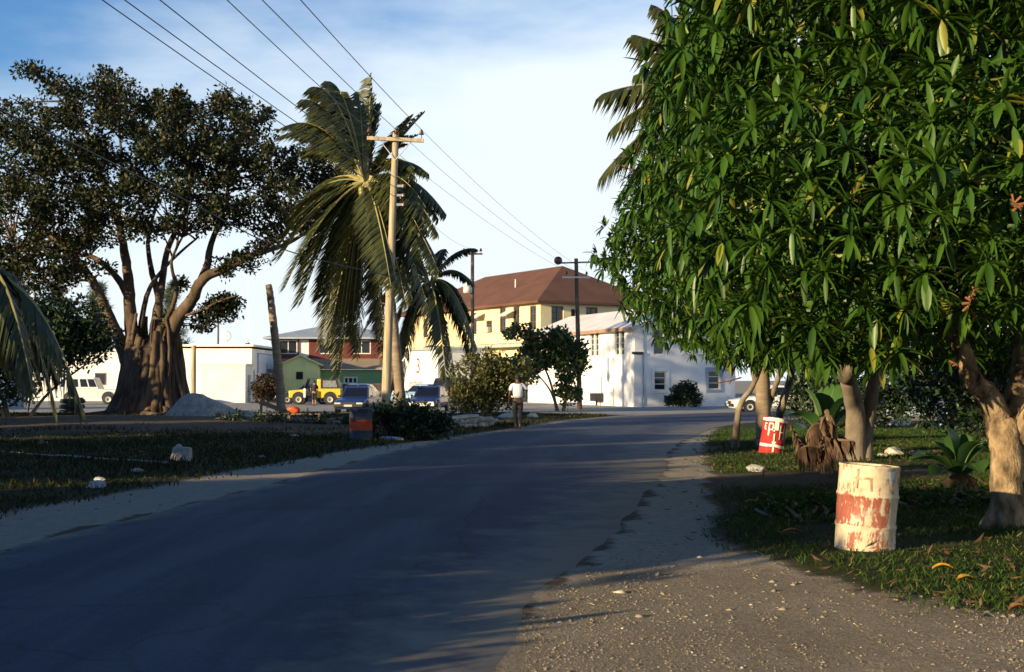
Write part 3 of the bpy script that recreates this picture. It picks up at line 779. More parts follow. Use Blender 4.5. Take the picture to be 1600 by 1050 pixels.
D = 97.0
x0, x1 = P(314, 600, D).x, P(383, 600, D).x
sh = thing('white_shed', 'small plain white block shed with flat roof in front of the store', 'shed', (x0, D, 0), 0.02)
mb = MB(); mb.bb(0, x1-x0, 0, 3.4, -.2, 2.85); mb.build('wall', M_white, sh)
mb = MB(); mb.bb(-.08, x1-x0+.08, -.08, 3.5, 2.853, 2.96); mb.build('roof', M_whiteroof, sh)
mb = MB(); mb.bb(x1-x0+.003, x1-x0+.06, 1.0, 1.9, 0, 2.1); mb.build('door', M_bluegrey, sh)

D = 106.0
x0, x1 = P(-70, 600, D).x, P(225, 600, D).x
lw = thing('white_warehouse', 'long low white warehouse with gently sloping parapet behind the fig trunk', 'warehouse', (x0, D, 0), 0.0)
mb = MB(); Ww = x1-x0
vs = [(0,0,-.3),(Ww,0,-.3),(Ww,0,4.25),(0,0,3.3)]; vs += [(p[0], 9, p[2]) for p in vs]
mb.add(vs, [(0,1,2,3),(7,6,5,4),(1,5,6,2),(4,0,3,7),(3,2,6,7)]); mb.build('wall', M_white, lw)
mb = MB(); mb.box((Ww/2, -.08, 3.83), (Ww+.02, .2, .16), ry=-math.atan2(.95, Ww)); mb.build('coping', M_white, lw)
for fx in (.32, .52, .74):
    q = MB(); q.bb(Ww*fx, Ww*fx+.9, -.06, -.003, 1.3, 2.3); w = q.build('window', M_shutter, lw)
    q = MB(); q.bb(Ww*fx+.08, Ww*fx+.82, -.075, -.062, 1.38, 2.22); q.build('pane', M_glass, w)

# blue shack at the left edge
bs = thing('blue_shack', 'small blue painted shack with pitched roof at the left edge', 'shack', G(-22, 640), 0.0)
mb = MB(); mb.bb(-1.6, 1.05, 0, 3, -.1, 1.95); mb.build('wall', plain('blue_boards', (0.10, 0.22, 0.34), .7), bs)
mb = MB(); mb.add([(-1.9,-.2,1.9),(1.3,-.2,1.9),(1.3,3.2,1.9),(-1.9,3.2,1.9),(-.25,-.2,2.5),(-.25,3.2,2.5)], [(0,1,4),(1,2,5,4),(2,3,5),(3,0,4,5),(3,2,1,0)]); mb.build('roof', M_greyroof, bs)

# pale house glimpsed under the mango trees on the right
D = 62.0
ph = thing('pale_house', 'pale blue grey house glimpsed through the gap under the mango trees', 'house', (P(1385, 600, D).x, D, 0), -0.12)
mb = MB(); opp = [(1.2, 2.3, .9, 2.0), (4.6, 5.7, .9, 2.0)]
wall_face(mb, (0,0,0), UX, -UY, 9, -.2, 2.7, opp); wall_face(mb, (0,0,0), UY, -UX, 7, -.2, 2.7, []); mb.build('wall', M_bluegrey, ph)
for q in opp: window(ph, (0,0,0), UX, -UY, q, M_bluegrey, M_glass, bars=(2, 2))
mb = MB(); hip_roof(mb, 0, 9, 0, 7, 2.7, 1.3, over=.5); mb.build('roof', M_greyroof, ph)

# ------------------------------------------------------------------ poles and wires
def pole(u, v_base, Yd, h, r0=0.15, r1=0.10, mat=M_pole, lean=(0, 0), label='', name='utility_pole'):
    b = Vector((P(u, v_base, Yd).x, Yd, -0.1))
    t = thing(name, label, 'utility pole', b, 0)
    mb = MB(); n = 9
    mb.tube([(lean[0]*k/n, lean[1]*k/n, (h+.1)*k/n) for k in range(n+1)], [r0+(r1-r0)*k/n for k in range(n+1)], 10)
    mb.build('pole', mat, t, smooth=True)
    return t
def insulator(parent, c, r=0.09):
    mb = MB(); mb.tube([(c[0], c[1], c[2]-.12), (c[0], c[1], c[2])], .015, 5)
    mb.lathe([(.02, 0), (r, .01), (r*1.05, .05), (r*.55, .07), (r*.85, .10), (r*.5, .15), (.03, .19)], 10, c); return mb.build('insulator', M_insul, parent, smooth=True)
YP = 45.0
p1 = pole(601, 672, YP, 10.45, .17, .11, lean=(.36, 0), label='tall pale wooden pole with a crossarm in front of the coconut palms')
px = P(601, 672, YP).x
zt = 10.4; xt = .36
mb = MB(); mb.box((xt+.0, -.16, zt-.12), (2.0, .11, .13), ry=.045); arm = mb.build('crossarm', M_pole, p1, bevel=.01)
for dx in (-.93, 0.03, .92): insulator(p1, (xt+dx, -.16, zt+.08-dx*.045))
mb = MB(); mb.tube([(xt, -.14, zt-.85), (xt+.55, -.16, zt-.2)], .018, 5); mb.tube([(xt, -.14, zt-.85), (xt-.55, -.16, zt-.15)], .018, 5); mb.build('brace', M_metal, p1)
for k in range(3):
    q = MB(); q.box((.30+.2, -.02, 8.65-k*.33), (.24, .06, .08)); bk = q.build('wire_rack', M_metal, p1)
    q = MB(); q.lathe([(.05, -.07), (.07, -.04), (.035, 0), (.07, .04), (.05, .07)], 8, (.30+.34, -.02, 8.65-k*.33)); q.build('insulator', M_insul, bk, smooth=True)
for k in range(12):
    q = MB(); s_g = 1 if k % 2 else -1; x = .36*(3.2+k*.32)/10.4; q.tube([(x+s_g*.14, 0, 3.2+k*.32), (x+s_g*.27, 0, 3.24+k*.32)], .012, 5); q.build('climbing_step', M_metal, p1)

p2 = pole(738, 640, 76, 9.55, .13, .1, M_poledark, label='thin dark pole with a white transformer left of the brown roof')
mb = MB(); mb.lathe([(.02, 0), (.26, .02), (.28, .75), (.22, .85), (.02, .9)], 12, (-.28, -.2, 6.95)); mb.build('transformer', M_frame, p2, smooth=True)
mb = MB(); mb.box((0, -.14, 9.3), (1.2, .09, .1)); mb.build('crossarm', M_poledark, p2)
for dx in (-.5, .5): insulator(p2, (dx, -.14, 9.45))
p3 = pole(906, 641, 74, 8.75, .15, .11, M_poledark, lean=(-.2, 0), label='dark street pole with crossarm and two round lamps by the white building')
mb = MB(); mb.box((-.2, -.15, 8.6), (2.3, .08, .09), ry=-.03); mb.build('crossarm', M_poledark, p3)
mb = MB(); mb.box((-.2, -.15, 7.75), (1.6, .08, .09)); mb.build('crossarm', M_metal, p3)
for dx in (-1.25, .95):
    q = MB(); q.lathe([(.04, -.2), (.12, -.16), (.23, -.05), (.25, .02), (.2, .05), (.02, .05)], 12, (dx, -.3, 8.7), axis='Y'); q.build('lamp', M_insul, p3, smooth=True)
for dx in (-.75, -.2, .4): insulator(p3, (dx, -.15, 7.9))
mb = MB(); mb.bb(-.5, -.28, -.25, 0, 5.5, 5.9); mb.build('junction_box', M_dark, p3)
pf = pole(340, 632, 150, 9.5, .14, .1, M_poledark, label='distant bare pole rising above the white store roof')
p0 = pole(302, 628, 70, 3.6, .16, .13, M_pole, label='short wooden post standing just right of the fig tree trunk', name='wooden_post')
p0['category'] = 'post'
an = thing('antenna', 'thin radio mast standing on the white store roof', 'antenna', (P(387, 545, 103).x, 103, 4.4))
mb = MB(); mb.tube([(0,0,0), (0,0,5.6)], [.04, .02], 5); mb.build('mast', M_metal, an)
mb = MB(); mb.box((0,0,.15), (.3,.3,.3)); mb.build('foot', M_fascia, an)

def wire(a, b, sag, label, r=0.011, n=24, name='wire', group='overhead power lines'):
    a, b = Vector(a), Vector(b)
    pts = [a.lerp(b, k/n) - Vector((0, 0, 4*sag*(k/n)*(1-k/n))) for k in range(n+1)]
    mb = MB(); mb.tube([p-a for p in pts], r, 5)
    return tag(mb.build(name, M_wire, None, smooth=True, loc=a), label, 'power line', group)
# the next pole stands on the left verge just outside the photograph
pn = pole(800, 700, 0.0, 10.2, .17, .12, label='wooden pole with a crossarm on the verge outside the left edge')
pn.location = (-6.6, -6.0, -.1)
mb = MB(); mb.box((0, 0.16, 9.9), (3.4, .11, .13)); mb.build('crossarm', M_pole, pn)
tops = [(355, 0), (410, 0), (470, 0)]
for k, (dx, (u, v)) in enumerate(zip((-.93, .03, .92), tops)):
    a = Vector((px+xt+dx, YP-.16, zt+.12)); m_ = P(u, v, 23.5)
    b = a + (m_-a)*((a.y+6.0)/(a.y-23.5)); b.z = m_.z + (m_.z-a.z)*0.2 + .5
    sag = 0.0
    # choose the far end so that the sagging wire passes the middle point
    tmid = (a.y-23.5)/(a.y+6.0); sag = .25
    b.z = a.z + ((m_.z + 4*sag*tmid*(1-tmid)) - a.z)/tmid
    wire(a, b, sag, ['left wire of the upper three, meeting the crossarm end', 'middle wire of the upper three, meeting the pole top', 'right wire of the upper three, meeting the crossarm right end'][k])
for k, (u, v) in enumerate([(160, 0), (195, 0), (250, 0)]):
    a = Vector((px+.64, YP-.02, 8.65-(2-k)*.33)); ym = 21.5; m_ = P(u, v, ym)
    tmid = (a.y-ym)/(a.y+6.0); sag = .45
    b = a + (m_-a)*((a.y+6.0)/(a.y-ym)); b.z = a.z + ((m_.z + 4*sag*tmid*(1-tmid)) - a.z)/tmid
    wire(a, b, sag, ['lowest of the lower three wires crossing the top left sky', 'middle of the lower three wires crossing the top left sky', 'upper of the lower three wires crossing the top left sky'][k])
a = Vector((px+.2, YP-.18, P(607, 432, YP).z)); m_ = P(300, 318, 31); b = P(0, 172, 21.0); b2 = b + (b-m_)*1.4
pts = catmull([a, P(450, 392, 38), m_, P(130, 232, 24.5), b, b2], 8)
mb = MB(); mb.tube([p-a for p in pts], .017, 6)
tag(mb.build('telephone_cable', M_wire, None, smooth=True, loc=a), 'thick black cable sagging across the fig crown to the tall pole', 'cable')
p3x = P(906, 641, 74).x-.2
for k, dx in enumerate((-.93, .03, .92)):
    a = Vector((px+xt+dx, YP-.16, zt+.12)); b = Vector((p3x+(dx*.6), 73.85, 8.0))
    wire(a, b, .35, ['left', 'middle', 'right'][k]+' wire running on from the tall crossarm to the lamp pole', r=.007)
a = Vector((px+.64, YP-.02, 8.3)); b = Vector((P(738, 600, 76).x, 75.8, 9.5)); wire(a, b, .4, 'thin wire running from the tall pole to the transformer pole', r=.007)

# ------------------------------------------------------------------ foliage
def unit(a): return a/(np.linalg.norm(a, axis=-1, keepdims=True)+1e-9)
def leaves_simple(B, D, Nn, Ln, Wd, fold=0.25):
    """folded diamond leaves, two triangles each, free of one another"""
    n = len(B); S = unit(np.cross(D, Nn)); Nn = unit(np.cross(S, D))
    mid = B + D*(Ln*0.5)[:, None]
    V = np.stack([B, mid + S*(Wd/2)[:, None] + Nn*(Wd*fold)[:, None], B + D*Ln[:, None], mid - S*(Wd/2)[:, None] + Nn*(Wd*fold)[:, None]], 1).reshape(-1, 3)
    i = np.arange(n)*4
    return V, np.concatenate([np.stack([i, i+1, i+2], 1), np.stack([i, i+2, i+3], 1)])
def leaves_long(B, D, Ln, Wd, droop, fold=0.2, st=(0.22, 0.5, 0.8), wd=(0.8, 1.0, 0.66)):
    """long lance leaves bending down under their weight"""
    n = len(B); up = np.tile(np.array([0, 0, 1.0]), (n, 1)) + rng.normal(0, .12, (n, 3))
    S = unit(np.cross(D, up)); Nn = unit(np.cross(S, D))
    def c(t): return B + D*(Ln*(t-.12*droop*t*t))[:, None] - np.array([0, 0, 1.0])*(droop*Ln*t**2.2)[:, None]
    rows = [c(0)]
    for t, w in zip(st, wd):
        p = c(t); h = (Wd*w/2)[:, None]
        rows += [p + S*h + Nn*h*fold*2, p, p - S*h + Nn*h*fold*2]
    rows.append(c(1.0))
    V = np.stack(rows, 1); k = V.shape[1]; i = np.arange(n)*k; m = len(st); e = 3*(m-1)+1
    tri = np.concatenate([np.stack([i, i+1, i+2], 1), np.stack([i, i+2, i+3], 1), np.stack([i+e, i+e+3, i+e+1], 1), np.stack([i+e+1, i+e+3, i+e+2], 1)])
    quad = np.concatenate([np.stack([i+3*q+1+a, i+3*q+4+a, i+3*q+5+a, i+3*q+2+a], 1) for q in range(m-1) for a in (0, 1)])
    return V.reshape(-1, 3), [tri, quad], V
def rand_dir(n, up=0.0):
    d = rng.normal(0, 1, (n, 3)); d[:, 2] += up; return unit(d)
def leaf_cloud(centers, rad, per, ln, wd, flat=0.7, up=0.3):
    C = np.repeat(np.asarray(centers, float), per, 0); n = len(C)
    r = np.repeat(np.asarray(rad, float) if np.ndim(rad) else np.full(len(centers), rad), per)
    off = rand_dir(n)*(rng.uniform(0.15, 1, n)**0.6*r)[:, None]; off[:, 2] *= flat
    D = unit(off*0.6/np.maximum(r, .01)[:, None] + rand_dir(n, up)*0.8)
    Ln = ln*rng.uniform(.65, 1.25, n); Wd = wd*rng.uniform(.7, 1.2, n)
    return leaves_simple(C+off, D, rand_dir(n, .8), Ln, Wd)

def limb(mb, pts, r0, r1, n=9, sub=6, wobb=0.06):
    c = catmull(pts, sub); k = len(c)-1
    mb.tube([p + Vector((R.uniform(-1, 1), R.uniform(-1, 1), 0))*wobb*r0 for p in c], [r0+(r1-r0)*(i/k)**.8 for i in range(k+1)], n, wob=0.05)
    return c
def twigs_to(mb, centers, nodes, r0=0.05, r1=0.012, every=1, droop=0.15):
    """thin boughs from the nearest limb node out to every leaf cluster"""
    nd = np.array([(p.x, p.y, p.z) for p in nodes])
    for c in list(centers)[::every]:
        d = np.linalg.norm(nd-c, axis=1) + 0.9*np.maximum(0, nd[:, 2]-c[2])
        a = Vector(nd[int(d.argmin())]); b = Vector(c)
        if (b-a).length < .2 or (b-a).length > 3.2: continue
        m1 = a.lerp(b, .5) + Vector((R.uniform(-1, 1), R.uniform(-1, 1), R.uniform(-.3, 1)))*(b-a).length*droop
        mb.tube([a, a.lerp(m1, .55)+Vector((0, 0, .03)), m1, m1.lerp(b, .55), b], [r0, r0*.8, r0*.6, r0*.4, r1], 5, cap=False)
def off(V, root): return V - np.array(root.location)

# ---- mango trees
def mango_points(blobs, n, lo=0.86, hi=1.05, keep=None, gap=0.0, inside=.78):
    out_p, out_n = [], []
    areas = np.array([(b[1][0]*b[1][1]+b[1][0]*b[1][2]+b[1][1]*b[1][2]) for b in blobs]); areas /= areas.sum()
    over = 6 if gap else 1
    for bi, (c, r) in enumerate(blobs):
        k = int(n*areas[bi]*over); d = rand_dir(k); c = np.array(c); r = np.array(r)
        lump = 1 + 0.09*np.sin(d[:, 0]*7+bi)*np.sin(d[:, 2]*8+2*bi) + 0.06*np.sin(d[:, 1]*11+d[:, 2]*9)
        p = c + d*r*(rng.uniform(lo, hi, k)*lump)[:, None]
        nn = unit(d/r)
        ok = np.ones(k, bool)
        for bj, (c2, r2) in enumerate(blobs):
            if bj != bi: ok &= (((p-np.array(c2))/np.array(r2))**2).sum(1) > inside
        if keep is not None: ok &= keep(p)
        out_p.append(p[ok]); out_n.append(nn[ok])
    p, nn = np.concatenate(out_p), np.concatenate(out_n)
    if gap:                                            # whorls keep their distance from one another
        o = rng.permutation(len(p)); p, nn = p[o], nn[o]; grid = {}; keepi = []
        for i, q in enumerate(p):
            key = tuple((q//gap).astype(int)); hit = False
            for dx in (-1, 0, 1):
                for dy in (-1, 0, 1):
                    for dz in (-1, 0, 1):
                        for j in grid.get((key[0]+dx, key[1]+dy, key[2]+dz), ()):
                            if ((p[j]-q)**2).sum() < gap*gap: hit = True; break
                        if hit: break
                    if hit: break
                if hit: break
            if not hit: grid.setdefault(key, []).append(i); keepi.append(i)
        p, nn = p[keepi], nn[keepi]
    return p, nn
def canon_leaf(droop):
    V, fs, _ = leaves_long(np.zeros((1, 3)), np.array([[0, 1.0, 0]]), np.ones(1), np.full(1, .23), np.full(1, droop))
    me = bpy.data.meshes.new('leaf')
    me.from_pydata([tuple(v) for v in V], [], [tuple(f) for a in fs for f in a]); me.materials.append(M_mango); me.polygons.foreach_set('use_smooth', [True]*len(me.polygons)); me.update()
    return me
LEAFM = [canon_leaf(d) for d in (.08, .17, .26, .35)]
def mango(name_label, base, blobs, n_ros, limbs, trunk_mat, n_single, ln=0.27, keep=None, pan=6, gap=.30):
    t = thing('mango_tree', name_label, 'mango tree', base, 0, 'mango trees along the right verge')
    bx, by, bz = base
    mb = MB(); nodes = []
    for pts, r0, r1 in limbs: nodes += limb(mb, [Vector(p)-Vector(base) for p in pts], r0, r1, 12, wobb=.1)
    p, nn = mango_points(blobs, n_ros, .84, 1.05, keep=keep, gap=gap, inside=.72)
    sel = rng.permutation(len(p))[:60]
    twigs_to(mb, [q-np.array(base) for q in (p[sel]-nn[sel]*.25)], [q for q in nodes if q.z > 1.6], .03, .01)
    tr = mb.build('trunk', trunk_mat, t, smooth=True)
    # whorls of leaves
    ax = unit(nn*0.95 + np.array([0, 0, .2]) + np.array([-.18, -.22, 0]) + rng.normal(0, .16, nn.shape))
    per = 16; k = len(p)*per
    A = np.repeat(ax, per, 0); Bp = np.repeat(p, per, 0)
    ref = unit(np.cross(A, np.tile([0.1, 0.2, 1.0], (k, 1)))); bi = np.cross(A, ref)
    phi = (np.tile(np.arange(per), len(p))*2.4 + np.repeat(rng.uniform(0, 6, len(p)), per) + rng.normal(0, .15, k))
    th = rng.uniform(1.1, 1.62, k); th[::per] = .4; th[1::per] = .7
    D = unit(A*np.cos(th)[:, None] + (ref*np.cos(phi)[:, None]+bi*np.sin(phi)[:, None])*np.sin(th)[:, None])
    size = np.repeat(rng.uniform(.8, 1.2, len(p)), per)
    Ln = ln*size*rng.uniform(.75, 1.2, k); Wd = Ln*rng.uniform(.20, .255, k)
    dr = rng.uniform(.04, .40, k)
    B0 = Bp - A*rng.uniform(0, .07, k)[:, None] + D*.015
    # the leaves that show largest become leaves of their own
    tip = B0 + D*(Ln*.6)[:, None]
    cx = tip[:, 0]/tip[:, 1]; cz = (tip[:, 2]-EYE)/tip[:, 1]
    vis = (cx < .39) & (cx > -.39) & (cz < .29) & (cz > -.2) & (nn[np.repeat(np.arange(len(p)), per), 1] < -.15)
    score = np.where(vis, Ln/tip[:, 1], 0); single = np.argsort(-score)[:n_single]
    rest = np.ones(k, bool); rest[single] = False
    V, fs, _ = leaves_long(B0[rest], D[rest], Ln[rest], Wd[rest], dr[rest])
    fo = mesh_np('foliage', V - np.array(base), fs, M_mango, t, smooth=True); fo['kind'] = 'stuff'
    # shaded inner leaves
    p2, n2 = mango_points(blobs, int(n_ros*1.1), .42, .70, keep=keep)
    V, f3 = leaf_cloud(p2, .5, 16, ln*.9, ln*.26)
    fo = mesh_np('inner_foliage', V - np.array(base), [f3], M_mango, t); fo['kind'] = 'stuff'
    for i in single:
        d = Vector(D[i]); s_ = d.cross(Vector((0, 0, 1)))
        s_ = s_.normalized() if s_.length > .05 else Vector((1, 0, 0))
        nrm = s_.cross(d)
        M3 = Matrix((s_, d, nrm)).transposed().to_4x4()
        o = bpy.data.objects.new('leaf', LEAFM[min(3, int((dr[i]-.04)/.091))]); COL.objects.link(o); o.parent = t
        o.matrix_local = Matrix.Translation(Vector(B0[i])-Vector(base)) @ M3 @ Matrix.Diagonal((Ln[i], Ln[i], Ln[i], 1))
    fr = np.where((nn[:, 1] < -.3) & (p[:, 2] < 5.5))[0]
    for i in rng.permutation(fr)[:pan]:
        q = MB(); c0 = Vector(p[i]+nn[i]*.05)-Vector(base); d = Vector(ax[i])
        q.tube([c0, c0+d*.22, c0+d*.36+Vector((0, 0, -.02))], [.008, .006, .003], 5)
        for kk in range(9):
            s0 = c0+d*(.1+.03*kk); q.tube([s0, s0+Vector(rand_dir(1)[0])*.07], [.009, .012], 4)
        q.build('flower_spike', M_panicle, t)
    return t
b1 = G(1577, 832)
mango('big mango tree with a thick pale forked trunk at the right edge', tuple(b1),
      [((5.7, 14.8, 5.8), (3.7, 3.6, 3.2)), ((3.45, 13.4, 3.5), (1.75, 2.1, 1.6)), ((8.6, 15.5, 5.2), (3.0, 3.4, 2.4)), ((4.6, 12.0, 3.6), (2.0, 1.5, 1.3)), ((6.9, 12.3, 4.7), (2.3, 1.7, 1.5)), ((7.6, 12.6, 6.4), (2.6, 1.8, 1.7)), ((4.4, 12.0, 6.6), (2.0, 1.6, 1.6))], 2500,
      [([b1+Vector((0, 0, -.3)), b1+Vector((-.02, 0, .35)), b1+Vector((-.03, 0, .9)), P(1565, 655, 14.45)], .19, .17),
       ([P(1567, 680, 14.45), P(1545, 620, 14.4), P(1515, 585, 14.3), P(1480, 470, 14.2), P(1420, 330, 14.6)], .17, .06),
       ([P(1572, 690, 14.5), P(1590, 600, 14.7), P(1600, 500, 15.2), (6.3, 15.2, 5.2)], .15, .06),
       ([P(1583, 700, 14.45), P(1612, 640, 14.3), P(1640, 560, 14.3), (8.0, 15, 4.4)], .14, .05),
       ([b1+Vector((.2, .1, -.1)), b1+Vector((.05, 0, .3))], .13, .12), ([b1+Vector((-.28, .05, -.1)), b1+Vector((-.06, 0, .35))], .12, .11)], M_bark, 300, ln=.275, keep=lambda p: p[:, 2] > 1.9 + .22*np.maximum(0, p[:, 0]-5.2))
b2 = G(1335, 722)
mango('middle mango tree with a dark trunk behind the pale peeling drum', tuple(b2),
      [((6.6, 21.0, 5.9), (4.1, 4.0, 4.6)), ((4.5, 19.0, 4.9), (2.5, 2.6, 2.5)), ((5.6, 20.0, 3.25), (2.5, 2.2, 1.3)), ((5.0, 20.2, 7.6), (2.2, 2.4, 2.8)), ((9.5, 21, 4.2), (2.6, 3, 2.5))], 2300,
      [([b2+Vector((0, 0, -.2)), b2+Vector((0, -.1, 1.0)), P(1325, 590, 25.5), P(1300, 480, 24), P(1280, 330, 22)], .25, .1),
       ([b2+Vector((.2, 0, -.2)), b2+Vector((.3, 0, 1.0)), (7.5, 25, 3.2), (8.2, 23, 5.2)], .2, .08),
       ([P(1325, 590, 25.5), (6.2, 22.5, 4.2), (5.2, 20.2, 6.8)], .2, .06)], M_barkgrey, 260, ln=.25, keep=lambda p: p[:, 2] > 1.95)
b3 = G(1186, 697)
mango('far left mango tree on three slim grey stems by the red drum', tuple(b3),
      [((6.1, 28.0, 5.0), (3.3, 3.6, 3.2)), ((3.9, 27.0, 4.5), (1.9, 2.4, 1.9)), ((5.4, 27.6, 3.35), (2.1, 2.2, 1.2))], 1500,
      [([b3+Vector((0, 0, -.2)), P(1190, 640, 32.9), P(1180, 590, 32.3), P(1168, 500, 31), P(1150, 420, 29.5)], .135, .07),
       ([G(1148, 702), P(1152, 660, 31.0), P(1158, 630, 31.0), P(1178, 600, 30.6), P(1200, 540, 30)], .10, .05),
       ([b3+Vector((.2, 0, .2)), P(1200, 640, 32.6), P(1213, 600, 32), P(1225, 560, 31.6), P(1240, 480, 30)], .09, .05),
       ([G(1211, 690), P(1219, 645, 33.4), P(1232, 600, 33), P(1240, 560, 32), P(1250, 480, 31)], .13, .07)], M_barkgrey, 120, ln=.25, keep=lambda p: p[:, 2] > 2.02)
tw = thing('bare_twig', 'bare orange brown twig jutting left from the far mango foliage', 'twig', P(1158, 590, 29.5), 0)
mb = MB(); mb.tube([(0,0,0), (-.3,-.1,-.08), (-.62,-.2,-.12)], [.02,.016,.008], 5); 
for k in range(6): mb.tube([(-.15-.08*k, -.04-.025*k, -.05-.012*k), (-.18-.08*k+R.uniform(-.05, .05), -.05-.03*k, -.05+R.choice((-.1, .09)))], [.01, .006], 4)
mb.build('twig', M_panicle, tw)

# ---- coconut palms
def frond(parent, c, m, e, name='frond', n=74, ll=0.62, wind=(-.35, 0, 0), droop=.6, mat=M_palm, wdt=.085, stem=None):
    """one palm frond: a curved midrib from c over m to e with two rows of hanging leaflets"""
    c, m, e = Vector(c), Vector(m), Vector(e)
    mb = MB(); pts = []
    for k in range(13):
        t = k/12; pts.append(c*(1-t)**2 + m*(2*t*(1-t)) + e*t*t)
    mb.tube(pts, [.045*(1-k/12)+.007 for k in range(13)], 5, m=1)
    for k in range(n):
        t = .12+.88*k/(n-1)
        p = c*(1-t)**2 + m*(2*t*(1-t)) + e*t*t
        tg = ((m-c)*(1-t) + (e-m)*t).normalized()
        sd = tg.cross(Vector((0, 0, 1)))
        sd = sd.normalized() if sd.length > .05 else Vector((1, 0, 0))
        for sg in (-1, 1):
            L = ll*(math.sin(PI*(.12+.80*t)))**.7*R.uniform(.68, 1.15)
            if R.random() < .09: continue
            d = (sd*sg*.8 + tg*.65 + Vector((0, 0, .12)) + Vector(wind)*R.uniform(.6, 1.3)).normalized()
            q = p + d*L*.5 + Vector((0, 0, -droop*L*.22)); z = p + d*L*.86 + Vector((0, 0, -droop*L*.9)) + Vector(wind)*L*.35
            ws = tg*wdt*.5
            mb.add([p-ws*.7, p+ws*.7, q+ws, q-ws, z], [(0, 1, 2, 3), (3, 2, 4)], 0)
    return mb.build(name, [mat, stem or M_palmstem], parent)
def palm(label, base, top, ctrl, tips, r0=.2, r1=.12, nuts=6, wind=(-.3, 0, 0), ll=.75, name='coconut_palm', group='coconut palms', dense=0):
    base, top = Vector(base), Vector(top)
    t = thing(name, label, 'coconut palm', base, 0, group)
    mb = MB(); pts = catmull([base+Vector((0,0,-.2)), base.lerp(top, .33)+Vector(ctrl)*.7, base.lerp(top, .66)+Vector(ctrl), top], 14)
    k = len(pts)-1
    mb.tube([p-base for p in pts], [(r0*1.35 if i < 2 else r0)+(r1-r0)*i/k+(.012 if i % 2 else -.006) for i in range(k+1)], 10)
    mb.build('trunk', M_palmbark, t, smooth=True)
    cen = top-base
    rj = random.Random(int(abs(base.x)*100)); more = []
    if dense:
        for (dx, dy, dz, arch) in tips: more += [(dx*rj.uniform(.75, 1.02)+rj.uniform(-.45, .1), dy+rj.uniform(-.9, .9), dz*rj.uniform(.8, 1.0)-rj.uniform(-.2, .35), arch*rj.uniform(.7, 1.1)) for _ in range(dense)]
    for (dx, dy, dz, arch) in tips+more:
        e = cen+Vector((dx, dy, dz)); m_ = cen+Vector((dx*.5, dy*.5, dz*.5+arch))
        frond(t, cen+Vector((dx, dy, 0)).normalized()*.08, m_, e, wind=wind, ll=ll*min(1.15, max(.75, Vector((dx, dy, dz)).length/3.4)))
    for i in range(nuts):
        q = MB(); a = i*2.1; q.blob(cen+Vector((math.cos(a)*.26, math.sin(a)*.26, -.32-.09*(i % 2))), .13, i, n=2, rough=.05, sq=(1, 1, 1.2)); q.build('coconut', M_nut, t, smooth=True)
    return t
S45 = 45.0/F
def px_tip(u, v, u0, v0, dy, arch, S=S45): return ((u-u0)*S, dy, -(v-v0)*S, arch)
U0, V0 = 572, 285
tl = [px_tip(*q) for q in [
    (446, 200, U0, V0, -.6, 1.7), (462, 232, U0, V0, .8, 1.6), (478, 168, U0, V0, .5, 2.0), (492, 140, U0, V0, -.9, 1.9), (515, 124, U0, V0, -.2, 1.6), (536, 130, U0, V0, .9, 1.2), (578, 112, U0, V0, .3, .1), (590, 150, U0, V0, .9, .3),
    (664, 170, U0, V0, .3, .2), (650, 200, U0, V0, 1.0, .6), (674, 275, U0, V0, -.5, 1.2), (700, 335, U0, V0, .3, 1.5), (690, 372, U0, V0, -.8, 1.6),
    (438, 410, U0, V0, -.5, 1.2), (462, 440, U0, V0, .5, 1.3), (470, 480, U0, V0, -.8, 1.4), (498, 490, U0, V0, .2, 1.3), (524, 540, U0, V0, -.5, 1.0), (548, 520, U0, V0, .8, .9),
    (556, 560, U0, V0, .9, .8), (640, 480, U0, V0, -1.0, 1.2), (655, 440, U0, V0, .8, 1.4), (480, 330, U0, V0, 2.2, 1.6), (660, 330, U0, V0, 2.2, 1.5), (445, 350, U0, V0, .9, 1.5), (606, 575, U0, V0, .9, .9), (676, 500, U0, V0, .2, 1.6), (530, 590, U0, V0, .5, 1.0), (690, 430, U0, V0, -.6, 1.6), (505, 545, U0, V0, -.5, 1.4)]]
palm('tall windblown coconut palm behind the wooden utility pole', G(630, 668), P(U0, V0, 46), (.25, 0, 0), tl, wind=(-.65, 0, -.12), dense=2, ll=.82)
U1, V1 = 672, 440
tl = [px_tip(*q, S=48/F) for q in [
    (742, 390, U1, V1, -.5, .7), (738, 440, U1, V1, .6, .9), (746, 545, U1, V1, -.6, 1.6), (754, 600, U1, V1, .6, 2.2), (700, 590, U1, V1, -1.2, 1.0), (735, 560, U1, V1, .9, 1.7),
    (625, 560, U1, V1, -.8, 1.3), (604, 545, U1, V1, .4, 1.5), (592, 480, U1, V1, .5, 1.0), (560, 540, U1, V1, -.6, 1.8), (512, 530, U1, V1, .2, 2.4), (640, 390, U1, V1, .8, .3), (690, 385, U1, V1, 1.0, .4), (622, 610, U1, V1, .8, 1.5), (735, 500, U1, V1, 1.5, 1.2), (600, 410, U1, V1, .6, .9), (610, 600, U1, V1, -.4, 1.5), (570, 500, U1, V1, 1.1, 1.4), (715, 620, U1, V1, .3, 1.5)]]
palm('lower coconut palm with hanging fronds right of the utility pole', G(580, 666) + Vector((0, 2, 0)), P(U1, V1, 48), (-.15, 0, 0), tl, wind=(-.15, 0, -.1), nuts=5)
U2, V2, D2 = 1165, 165, 31.0
S2 = D2/F
